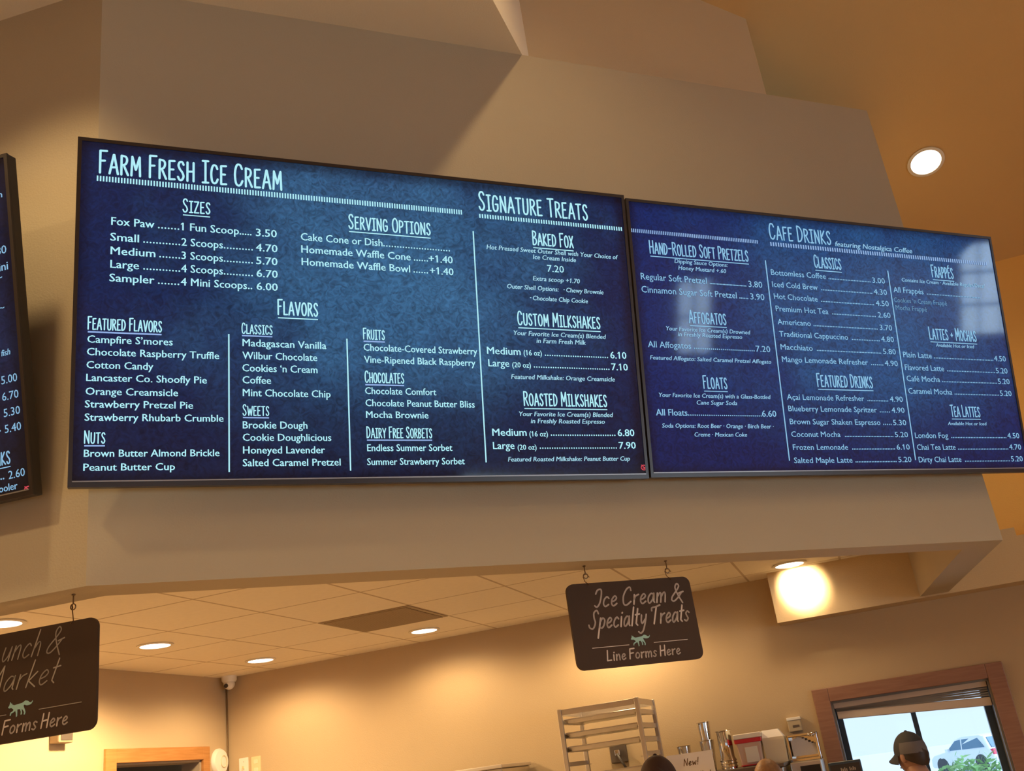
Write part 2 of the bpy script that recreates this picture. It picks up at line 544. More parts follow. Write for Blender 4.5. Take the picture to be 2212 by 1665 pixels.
# ceilings
GO = K(-2.925, 5.793)                       # a crossing of the ceiling grid
pts_w = [(LEND_in[0] - 0.03, LEND_in[1] + 0.02), (0.02, 3.35), (3.59, 3.35), (RFi[0] + 0.03, RFi[1] - 0.02 - 0.10)]
ends = [K(0.70, 6.65), K(-4.532, 6.65)]
poly = [Vector((x, y, 0)) for x, y in pts_w] + ends
inv = MK.inverted()
loc = [inv @ (p - GO) for p in poly]
b = MB().prism([(p.x, p.y) for p in loc], 0.0, 0.06)
o = struct(b.build('ceiling', M['tile']), 'dropped kitchen ceiling of pale acoustic tiles', 'ceiling')
o.location = (GO.x, GO.y, ZC)
o.rotation_euler = (0, 0, TH)
b = MB().box(-4.7, -0.795, -5.0, 6.95, ZT, 6.9).xf(MK)
struct(b.build('ceiling_soffit', M['paint_pale']), 'flat hall ceiling at upper left ending in an angled edge', 'ceiling')
def vz(h):
    return EYE + 2.69 + 0.4 * (6.79 - h)
b = MB()
for (ha, hb, za, zb) in ((6.95, 1.0, vz(6.95), vz(1.0)), (1.0, -5.0, vz(1.0), vz(1.0) - 0.4 * 6.0)):
    vs = []
    for s in (-0.9, 8.2):
        vs += [(s, ha, za), (s, hb, zb), (s, hb, zb + 0.12), (s, ha, za + 0.12)]
    b.add(vs, [(0, 1, 5, 4), (1, 2, 6, 5), (2, 3, 7, 6), (3, 0, 4, 7), (3, 2, 1, 0), (4, 5, 6, 7)])
b.xf(MK)
struct(b.build('ceiling_vault', M['paint_tan']), 'sloping orange tan vaulted ceiling at upper right with one round lamp', 'ceiling')

# the hall behind the viewer (seen only mirrored in the screens)
GW = [(-2.2, 2.6, 0.5, 2.1), (4.25, 4.9, 3.85, 4.95), (0.95, 1.45, 3.72, 4.72)]
b = MB()
hs = sorted({-4.9, 6.95, *[q for g in GW for q in g[:2]]})
zs = sorted({0.0, 6.7, *[q for g in GW for q in g[2:]]})
for i in range(len(hs) - 1):
    for j in range(len(zs) - 1):
        ch, cz = (hs[i] + hs[i + 1]) / 2, (zs[j] + zs[j + 1]) / 2
        if any(a < ch < c and d < cz < e for a, c, d, e in GW):
            continue
        b.box(8.0, 8.2, hs[i], hs[i + 1], zs[j], zs[j + 1])
b.xf(MK)
struct(b.build('wall_gable', M['paint_tan']), 'gable wall of the hall behind the viewer with windows')
BW = [(0.2, 2.6, 0.5, 1.8), (3.6, 6.6, 0.5, 1.8)]
b = grid_wall(-4.7, 8.2, -5.0, -4.85, 0.0, 4.5, BW).xf(MK)
struct(b.build('wall_back', M['paint_tan']), 'back wall of the hall behind the viewer')

def window_bars(name, label, holes_axis, s0, s1, h0, h1, z0, z1, nx, nz, m, arch=False):
    """frame and glazing bars filling an opening; axis 's' opening spans s, 'h' spans h"""
    a0, a1, d = (s0, s1, (h0 + h1) / 2) if holes_axis == 's' else (h0, h1, (s0 + s1) / 2)
    c = K((a0 + a1) / 2, d, z0) if holes_axis == 's' else K(d, (a0 + a1) / 2, z0)
    t = thing(name, label, 'window', c, TH if holes_axis == 's' else TH + PI / 2)
    t['kind'] = 'structure'
    wd, ht, e = (a1 - a0) / 2, z1 - z0, 0.04
    f = MB().box(-wd, wd, -0.04, 0.04, 0, e).box(-wd, wd, -0.04, 0.04, ht - e, ht).box(-wd, -wd + e, -0.04, 0.04, 0, ht).box(wd - e, wd, -0.04, 0.04, 0, ht)
    if arch:
        zc = ht - wd
        n = 12
        for sgn in (-1, 1):
            pts = [(sgn * wd, zc)] + [(sgn * wd * math.cos(PI / 2 * k / n), zc + wd * math.sin(PI / 2 * k / n)) for k in range(n + 1)] + [(0, ht), (sgn * wd, ht)]
            f.slab_y(pts[1:], -0.06, 0.06)
    f.build('frame', m, t)
    for k in range(1, nx):
        x = -wd + 2 * wd * k / nx
        MB().box(x - 0.012, x + 0.012, -0.03, 0.03, 0, ht).build('mullion', m, t)
    for k in range(1, nz):
        z = ht * k / nz
        MB().box(-wd, wd, -0.03, 0.03, z - 0.012, z + 0.012).build('glazing_bar', m, t)
    MB().box(-wd + 0.01, wd - 0.01, -0.003, 0.003, 0.01, ht - 0.01).build('pane', M['glass'], t)
    return t
window_bars('window_2', 'arched window high in the gable wall behind the viewer', 'h', 8.0, 8.2, 4.25, 4.9, 3.85, 4.95, 3, 3, M['frame_white'], True)
window_bars('window_3', 'small square window high in the gable wall behind the viewer', 'h', 8.0, 8.2, 0.95, 1.45, 3.72, 4.72, 2, 2, M['frame_white'])
window_bars('window_4', 'wide unseen window added low in the gable wall for daylight', 'h', 8.0, 8.2, -2.2, 2.6, 0.5, 2.1, 4, 1, M['frame_white'])  # opening added out of view to let daylight into the hall
window_bars('window_5', 'narrower unseen window added in the back wall for daylight', 's', 0.2, 2.6, -5.0, -4.85, 0.5, 1.8, 2, 1, M['frame_white'])  # both back wall windows are added to bring in more daylight
window_bars('window_6', 'wider unseen window added in the back wall for daylight', 's', 3.6, 6.6, -5.0, -4.85, 0.5, 1.8, 3, 1, M['frame_white'])

# window_1: the pick-up window beside the person in the cap
wt = thing('window_1', 'window with a stained brown wooden frame at lower right looking onto the parking lot', 'window', K(0.19, 6.65, 0.8), TH)
wt['kind'] = 'structure'
x0, x1, zt = -0.26 - 0.19, 0.645 - 0.19, 1.852 - 0.8
MB().box(x0 - 0.095, x0, -0.022, 0.0, -0.04, zt + 0.082).build('casing_side', M['window_wood'], wt, bevel=0.004)
MB().box(x1, x1 + 0.095, -0.022, 0.0, -0.04, zt + 0.082).build('casing_side', M['window_wood'], wt, bevel=0.004)
MB().box(x0, x1, -0.022, 0.0, zt, zt + 0.082).build('casing_head', M['window_wood'], wt, bevel=0.004)
MB().box(x0 - 0.12, x1 + 0.12, -0.05, 0.14, -0.0, 0.05).build('sill', M['window_wood'], wt, bevel=0.004)
f = MB()
f.box(x0, x0 + 0.012, 0.0, 0.14, 0.05, zt).box(x1 - 0.012, x1, 0.0, 0.14, 0.05, zt).box(x0, x1, 0.0, 0.14, zt - 0.012, zt)
f.build('jamb_lining', M['blind_dark'], wt)
f = MB().box(x0 + 0.012, x0 + 0.045, 0.13, 0.18, 0.05, zt).box(x1 - 0.052, x1 - 0.012, 0.13, 0.18, 0.05, zt).box(x0, x1, 0.13, 0.18, zt - 0.05, zt).box(x0, x1, 0.13, 0.18, 0.05, 0.10)
f.build('sash', M['sash'], wt)
MB().box(-0.010, 0.018, 0.125, 0.185, 0.1, zt - 0.05).build('mullion', M['sash'], wt)
MB().box(x0 + 0.04, -0.010, 0.152, 0.158, 0.1, zt - 0.05).build('pane', M['glass'], wt)
MB().box(0.018, x1 - 0.05, 0.152, 0.158, 0.1, zt - 0.05).build('pane', M['glass'], wt)

bl = thing('window_blind', 'pulled-up pale blind hanging crooked at the top of the brown framed window', 'blind', K(0.19, 6.69, 1.80), TH)
MB().box(-0.438, 0.44, -0.025, 0.025, 0.010, 0.047).build('headrail', M['blind'], bl, bevel=0.003)
def tilted(x0, x1, za, zb, th, y0, y1):
    return MB().add([(x0, y0, za), (x1, y0, zb), (x1, y1, zb), (x0, y1, za), (x0, y0, za + th), (x1, y0, zb + th), (x1, y1, zb + th), (x0, y1, za + th)],
                    [(3, 2, 1, 0), (4, 5, 6, 7), (0, 1, 5, 4), (1, 2, 6, 5), (2, 3, 7, 6), (3, 0, 4, 7)])
for k, (za, zb) in enumerate(((0.002, -0.004), (-0.004, -0.017), (-0.008, -0.031), (-0.010, -0.044))):
    tilted(-0.43, 0.437, za, zb, 0.010, -0.024, 0.024).build('slat', M['blind_dark'], bl)
tilted(-0.428, 0.440, -0.052, -0.097, 0.048, -0.022, 0.022).build('bottom_rail', M['blind'], bl, bevel=0.004)
for x in (-0.30, 0.30):
    MB().tube([(x, 0.0, 0.012), (x, 0.0, -0.05)], 0.0015, 6).build('lift_cord', M['blind'], bl)

# door_1 and the dim room behind it
dt = thing('door_1', 'light oak door frame low at left under the lamps', 'door', K(-4.532, 5.885, 0), TH + PI / 2)
dt['kind'] = 'structure'
dw = 0.445
MB().box(-dw - 0.095, -dw, 0.0, -0.022, 0, 2.166).xf(Matrix.Identity(4)).build('casing_side', M['casing_wood'], dt, bevel=0.003)
MB().box(dw, dw + 0.075, 0.0, -0.022, 0, 2.166).build('casing_side', M['casing_wood'], dt, bevel=0.003)
MB().box(-dw, dw, 0.0, -0.022, 2.08, 2.166).build('casing_head', M['casing_wood'], dt, bevel=0.003)
f = MB().box(-dw, -dw + 0.018, 0.0, 0.15, 0, 2.085).box(dw - 0.018, dw, 0.0, 0.15, 0, 2.085).box(-dw, dw, 0.0, 0.15, 2.067, 2.085)
f.build('jamb', M['backroom'], dt)
b = MB().box(-6.6, -6.5, 4.4, 7.4, 0, 2.5).box(-6.6, -4.682, 4.3, 4.4, 0, 2.5).box(-6.6, -4.682, 7.3, 7.4, 0, 2.5).box(-6.6, -4.682, 4.3, 7.4, 2.5, 2.6).box(-6.6, -4.682, 4.3, 7.4, -0.1, 0.0).xf(MK)
struct(b.build('wall_storeroom', M['backroom']), 'dim storeroom seen through the oak door frame')
t = thing('storage_shelf', 'shelving with a pale top edge in the dim room beyond the oak door frame', 'shelf', K(-6.1, 5.8, 0), TH + PI / 2)
for x in (-0.55, 0.62, 0.75):
    MB().box(x - 0.02, x + 0.02, -0.2, 0.2, 0, 2.2).build('post', M['alu'], t)
for z in (0.5, 1.2, 1.86):
    MB().box(-0.57, 0.77, -0.2, 0.2, z, z + 0.07).build('shelf_board', M['paper'], t)

# ------------------------------------------------------------------ lamps
def spot(name, loc, parent, power, col, size=150, blend=0.8, radius=0.06, aim=None):
    d = bpy.data.lights.new(name, 'SPOT')
    d.energy = power
    d.color = col
    d.spot_size = R(size)
    d.spot_blend = blend
    d.shadow_soft_size = radius
    ob = bpy.data.objects.new(name, d)
    COL.objects.link(ob)
    ob.parent = parent
    ob.location = loc
    if aim is not None:
        ob.rotation_euler = Vector(aim).to_track_quat('-Z', 'Y').to_euler()
    return ob
def downlight(label, loc, power, col, r=0.085, slope=None, group='recessed ceiling lamps', size=150, blend=0.8, aim=None, soft=0.06):
    t = thing('ceiling_light', label, 'lamp', loc, 0.0, group)
    MB().lathe([(r, 0.0), (r + 0.018, -0.001), (r + 0.020, -0.006), (r + 0.012, -0.010), (r, -0.008), (r - 0.004, 0.004)], 32, caps=False).build('trim_ring', M['trim_white'], t, smooth=True)
    MB().lathe([(r - 0.001, -0.004), (r * 0.55, -0.007), (0.001, -0.008)], 32).build('lens', M['lens'], t, smooth=True)
    spot('bulb', (0, 0, -0.05), t, power, col, size, blend, aim=aim)
    if slope is not None:
        t.rotation_euler = slope
    return t
KL = [((-0.408, 5.261), 'round ceiling lamp cut by the left edge of the picture', 150),
      ((0.318, 6.218), 'round ceiling lamp right of the lunch sign, second lamp from the left', 200),
      ((1.05, 7.164), 'round ceiling lamp nearest the corner with the security camera', 46),
      ((2.0, 6.41), 'round ceiling lamp beside the darker vent panel', 36),
      ((2.93, 5.67), 'round ceiling lamp hidden behind the hanging ice cream sign', 50)]
for (x, y), lab, p in KL:
    downlight(lab, (x, y, ZC), p * P_KIT, WARM, size=168, blend=0.5)
gl = downlight('round ceiling lamp throwing a glaring white spot on the wall beside it', (3.865, 4.928, ZC), 170 * P_KIT, (1.0, 0.76, 0.42), size=66, blend=0.9, aim=tuple(E2 * 0.2 + E1 * 0.03 + Vector((0, 0, -0.058))))
spot('bulb', (0, 0, -0.02), gl, 16 * P_KIT, WARM, 160, 0.8, 0.08)  # second bulb added to this fitting as broad fill for nearby walls
sl = Matrix.Rotation(TH, 4, 'Z') @ Matrix.Rotation(-math.atan(0.4), 4, 'X')
sb = Matrix.Rotation(TH, 4, 'Z') @ Matrix.Rotation(math.atan(0.4), 4, 'X')
vl = lambda x, y: (x, y, EYE + 2.69 + 0.4 * (6.79 - (0.653 * x + 0.757 * y)) - 0.002)
def vb(s, h):                     # a point on the far slope of the vault
    q = K(s, h)
    return (q.x, q.y, EYE + 2.69 + 0.4 * 5.79 - 0.4 * (1.0 - h) - 0.002)
downlight('round lamp in the sloping ceiling at upper right, glowing white', vl(4.54, 3.66), 60 * P_HALL, HALL, 0.088, sl.to_euler())
HV = 'hall lamps outside the picture'
downlight('round lamp in the sloping ceiling overhead, above the top of the picture', vl(1.6, 2.03), 150 * P_HALL, HALL, 0.088, sl.to_euler(), HV)
downlight('round lamp in the flat ceiling close in front of the angled left menu wall', (-0.56, 2.72, ZT), 85 * P_HALL, HALL, 0.050, None, HV, 116, 0.75)
downlight('round lamp in the flat ceiling further left, outside the picture', (-1.95, 2.02, ZT), 110 * P_HALL, HALL, 0.06, None, HV, 148, 0.5)
for s_, h_, lab, pw, cone in ((3.6, 2.6, 'right of the viewer', 160, 150), (1.2, -1.4, 'behind the viewer', 210, 96), (5.8, 2.2, 'high up towards the gable', 170, 150), (1.2, -3.6, 'nearest the back wall', 210, 96), (6.6, 4.2, 'low down beside the gable', 150, 150)):  # lamps added out of view to brighten the hall
    q = K(s_, h_)
    loc_ = vl(q.x, q.y) if h_ > 1 else vb(s_, h_)
    downlight('added unseen fill lamp in the sloping ceiling ' + lab, loc_, pw * P_HALL, HALL, 0.088, (sl if h_ > 1 else sb).to_euler(), HV, cone, 0.6)
for s_, h_, lab in ((-2.4, -0.6, 'left of the viewer'), (-2.4, -3.2, 'behind the viewer at left')):  # two more added lamps, filling the left side of the hall
    q = K(s_, h_, ZT)
    downlight('added unseen fill lamp in the flat ceiling ' + lab, q, 230 * P_HALL, HALL, 0.088, None, HV, 92, 0.6)

# ------------------------------------------------------------------ lettering
def smooth_pts(p, n=5):
    out = []
    m = len(p)
    for i in range(m - 1):
        p0, p1, p2, p3 = p[max(i - 1, 0)], p[i], p[i + 1], p[min(i + 2, m - 1)]
        for k in range(n):
            t = k / n
            q = []
            for a in (0, 1):
                q.append(0.5 * (2 * p1[a] + (p2[a] - p0[a]) * t + (2 * p0[a] - 5 * p1[a] + 4 * p2[a] - p3[a]) * t * t + (3 * p1[a] - p0[a] - 3 * p2[a] + p3[a]) * t ** 3))
            out.append(tuple(q))
    out.append(tuple(p[-1]))
    return out
# tall narrow hand-drawn capitals, one unit high: strokes of points (tuple = straight, list = curved)
CAPS = {
 'A': (.36, [((0, 0), (.17, 1), (.19, 1), (.36, 0)), ((.06, .33), (.31, .36))]),
 'B': (.30, [((.02, 0), (.02, 1)), [(.02, 1), (.2, .95), (.25, .78), (.17, .58), (.02, .52)], [(.02, .52), (.23, .44), (.28, .22), (.18, .03), (.02, 0)]]),
 'C': (.32, [[(.29, .80), (.22, .97), (.10, .97), (.03, .75), (.01, .45), (.05, .12), (.14, .01), (.24, .06), (.31, .24)]]),
 'D': (.32, [((.02, 0), (.02, 1)), [(.02, 1), (.18, .93), (.29, .68), (.29, .35), (.18, .07), (.02, 0)]]),
 'E': (.27, [((.25, 1), (.02, .98), (.02, 0), (.26, .02)), ((.02, .53), (.20, .54))]),
 'F': (.26, [((.26, .99), (.02, .98), (.02, 0)), ((.02, .53), (.19, .55))]),
 'G': (.33, [[(.29, .80), (.22, .97), (.10, .97), (.03, .75), (.01, .45), (.05, .12), (.14, .01), (.25, .07), (.30, .22)], ((.30, .18), (.30, .46), (.17, .45))]),
 'H': (.33, [((.02, 0), (.02, 1)), ((.30, 0), (.30, 1)), ((.02, .50), (.30, .53))]),
 'I': (.22, [((.11, 0), (.11, 1)), ((0, .99), (.22, 1)), ((0, 0), (.22, .01))]),
 'K': (.31, [((.02, 0), (.02, 1)), ((.28, 1), (.03, .46), (.31, 0))]),
 'L': (.25, [((.02, 1), (.02, .01), (.25, .02))]),
 'M': (.42, [((.02, 0), (.05, 1), (.21, .32), (.37, 1), (.40, 0))]),
 'N': (.34, [((.02, 0), (.02, 1), (.31, 0), (.31, 1))]),
 'O': (.34, [[(.17, 1), (.05, .85), (.01, .5), (.06, .12), (.17, 0), (.28, .12), (.33, .5), (.28, .86), (.17, 1)]]),
 'P': (.29, [((.02, 0), (.02, 1)), [(.02, 1), (.21, .95), (.27, .74), (.20, .52), (.02, .45)]]),
 'R': (.31, [((.02, 0), (.02, 1)), [(.02, 1), (.21, .95), (.26, .76), (.19, .56), (.02, .49)], ((.12, .50), (.31, 0))]),
 'S': (.29, [[(.26, .84), (.20, .98), (.09, .97), (.03, .80), (.09, .60), (.20, .43), (.26, .22), (.19, .03), (.08, .02), (.01, .18)]]),
 'T': (.30, [((0, .98), (.30, 1)), ((.15, .99), (.15, 0))]),
 'U': (.32, [[(.02, 1), (.02, .6), (.03, .2), (.09, .02), (.22, .02), (.28, .2), (.30, .6), (.30, 1)]]),
 'V': (.34, [((0, 1), (.17, 0), (.34, 1))]),
 'W': (.46, [((0, 1), (.11, 0), (.23, .7), (.35, 0), (.46, 1))]),
 'X': (.32, [((0, 1), (.32, 0)), ((.31, 1), (0, 0))]),
 'Y': (.33, [((0, 1), (.165, .5), (.33, 1)), ((.165, .5), (.165, 0))]),
 'Z': (.30, [((.01, .98), (.29, 1), (.0, .01), (.30, .02))]),
 '-': (.26, [((.03, .48), (.23, .5))]),
 '+': (.24, [((.02, .42), (.22, .42)), ((.12, .28), (.12, .57))]),
}
CAPS['É'] = (.27, CAPS['E'][1] + [((.08, 1.1), (.2, 1.26))])
# brushy sign hand
HAND = {
 'I': (.34, [[(0, .74), (.08, .95), (.26, .97), (.30, .66), (.25, .22), (.12, .0), (.0, .08)]]),
 'C': (.48, [[(.40, .80), (.33, .99), (.16, .88), (.02, .5), (.06, .08), (.22, -.01), (.44, .17)]]),
 'S': (.46, [[(.44, .82), (.33, 1.0), (.17, .88), (.20, .6), (.30, .32), (.20, .02), (.0, .06), (-.08, .22)]]),
 'T': (.50, [[(.02, .74), (.02, .90), (.24, .94), (.52, 1.03)], ((.30, .96), (.22, 0))]),
 'L': (.40, [((.05, 1), (.02, .03), (.34, .05))]),
 'F': (.40, [((.40, .98), (.06, .95), (.03, 0)), ((.05, .52), (.33, .55))]),
 'H': (.46, [((.05, 1), (.02, 0)), ((.40, 1), (.38, 0)), ((.04, .48), (.39, .54))]),
 'M': (.62, [((.0, 0), (.10, 1), (.26, .2), (.48, 1), (.56, 0))]),
 'N': (.48, [((.02, 0), (.05, 1), (.38, .02), (.43, 1.02))]),
 'R': (.42, [((.03, 0), (.05, 1)), [(.05, 1), (.30, .93), (.32, .68), (.05, .5)], ((.14, .5), (.40, 0))]),
 '&': (.62, [[(.62, -.12), (.34, .35), (.16, .78), (.24, 1.0), (.36, .86), (.26, .62), (.04, .28), (.02, .06), (.18, .02), (.40, .26), (.54, .50)], ((.38, .44), (.62, .52))]),
 'c': (.33, [[(.29, .44), (.18, .54), (.05, .38), (.03, .14), (.14, .0), (.30, .10)]]),
 'e': (.34, [[(.03, .24), (.20, .30), (.28, .44), (.18, .55), (.05, .38), (.04, .14), (.15, .0), (.32, .12)]]),
 'r': (.28, [((.04, .54), (.05, 0)), [(.05, .28), (.12, .46), (.27, .54)]]),
 'a': (.38, [[(.30, .48), (.16, .54), (.03, .34), (.03, .08), (.12, .0), (.26, .2), (.31, .5)], ((.31, .54), (.33, .08), (.38, .02))]),
 'm': (.56, [((.04, .54), (.04, 0)), [(.04, .28), (.15, .52), (.24, .48), (.25, 0)], [(.25, .28), (.37, .53), (.47, .48), (.49, 0)]]),
 'n': (.36, [((.04, .54), (.04, 0)), [(.04, .28), (.16, .52), (.27, .48), (.30, 0)]]),
 'u': (.36, [[(.03, .54), (.03, .16), (.12, .0), (.26, .2), (.31, .54)], ((.31, .54), (.32, 0))]),
 'p': (.37, [((.06, .56), (.0, -.52)), [(.05, .34), (.18, .55), (.32, .42), (.28, .12), (.15, .0), (.03, .10)]]),
 'i': (.14, [((.05, .54), (.06, 0)), ((.07, .74), (.09, .77))]),
 'l': (.14, [((.08, 1.02), (.05, 0))]),
 't': (.25, [((.12, .92), (.08, .10), (.18, .0)), ((.0, .58), (.25, .62))]),
 'y': (.38, [[(.05, .54), (.06, .2), (.14, .08), (.30, .3)], [(.35, .56), (.31, .1), (.22, -.32), (.08, -.46), (-.06, -.38)]]),
 's': (.28, [[(.26, .48), (.15, .55), (.06, .44), (.14, .28), (.22, .14), (.12, .0), (.0, .07)]]),
 'o': (.35, [[(.18, .54), (.05, .40), (.04, .12), (.15, .0), (.29, .12), (.30, .40), (.18, .54)]]),
 'h': (.37, [((.07, 1.02), (.03, 0)), [(.04, .26), (.16, .52), (.27, .46), (.30, 0)]]),
 'k': (.36, [((.07, 1.02), (.03, 0)), ((.30, .55), (.06, .24), (.36, -.02))]),
 'w': (.48, [((.02, .54), (.10, 0), (.22, .4), (.32, 0), (.44, .56))]),
 'd': (.38, [[(.28, .44), (.15, .53), (.03, .32), (.05, .06), (.15, .0), (.28, .2)], ((.33, 1.0), (.30, 0))]),
 '!': (.14, [((.09, 1), (.06, .3)), ((.05, .06), (.06, .02))]),
}
def ribbon(mb, pts, r):
    """flat stroke with round ends in the x,y plane"""
    n = len(pts)
    for i in range(n - 1):
        a, c = Vector((*pts[i], 0)), Vector((*pts[i + 1], 0))
        d = c - a
        if d.length < 1e-7:
            continue
        p = Vector((-d.y, d.x, 0)).normalized() * r
        mb.add([a - p, c - p, c + p, a + p], [(0, 1, 2, 3)])
    for q in pts:
        mb.add([(q[0] + r * math.cos(PI * k / 4), q[1] + r * math.sin(PI * k / 4), 0) for k in range(8)], [tuple(range(8))])
def stroke_text(mb, s, x0, x1, y, cap, font, r, small=1.0, shear=0.0, track=0.10, space=0.22):
    """draw s between x0 and x1 on baseline y; capitals 'cap' high"""
    items, x = [], 0.0
    first = True
    for ch in s:
        if ch == ' ':
            x += space
            first = True
            continue
        k = 1.0
        g = ch
        if font is CAPS:
            g = ch.upper()
            k = 1.0 if (first or ch == '-') else small
        first = ch == '-'
        adv, st = font[g]
        items.append((x, k, st))
        x += adv * k + track
    wd = x - track
    sc = (x1 - x0) / wd
    for ox, k, st in items:
        for q in st:
            pts = smooth_pts(list(q)) if isinstance(q, list) else list(q)
            ribbon(mb, [(x0 + (ox + px * k) * sc + shear * py * k * cap, y + py * k * cap) for px, py in pts], r)
_cache = {}
def font_shape(s, bold, shear):
    key = (s, bold, shear)
    if key in _cache:
        return _cache[key]
    cu = bpy.data.curves.new('type', 'FONT')
    cu.body = s
    cu.resolution_u = 2
    cu.offset = bold
    cu.shear = shear
    ob = bpy.data.objects.new('type', cu)
    COL.objects.link(ob)
    me = bpy.data.meshes.new_from_object(ob)
    vs = [(v.co.x, v.co.y) for v in me.vertices]
    fs = [tuple(p.vertices) for p in me.polygons]
    bpy.data.objects.remove(ob)
    bpy.data.curves.remove(cu)
    bpy.data.meshes.remove(me)
    _cache[key] = (vs, fs)
    return vs, fs
def cap_height():
    vs, _ = font_shape('H', 0.0, 0.0)
    return max(v[1] for v in vs)
CAPH = cap_height()
def type_text(mb, s, x0, x1, y, cap, bold=0.012, shear=0.0):
    vs, fs = font_shape(s, 0.0, shear)
    if not vs:
        return
    a, b = min(v[0] for v in vs), max(v[0] for v in vs)
    kx, ky = (x1 - x0) / max(b - a, 1e-6), cap / CAPH
    for sh in ((0.0,) if bold <= 0 else (-bold, bold)):
        mb.add([(x0 + (vx - a + sh) * kx, y + vy * ky, 0) for vx, vy in vs], fs)
    # the font's bare numeral one gets its flag
    for i, ch in enumerate(s):
        if ch == '1':
            v2, _ = font_shape(s[:i + 1], 0.0, shear)
            px = max(v[0] for v in v2)
            t = 0.085
            mb.add([(x0 + (qx - a) * kx, y + qy * ky, 0) for qx, qy in ((px - t, CAPH), (px - t, CAPH - .11), (px - t - .14, CAPH - .21), (px - t - .14, CAPH - .12))], [(0, 1, 2, 3)])
def dots(mb, n, x0, x1, y, r):
    for k in range(n):
        x = x0 + r + (x1 - x0 - 2 * r) * (k / max(1, n - 1))
        mb.add([(x + r * math.cos(PI * (q + .5) / 4), y + r + r * math.sin(PI * (q + .5) / 4), 0) for q in range(8)], [tuple(range(8))])
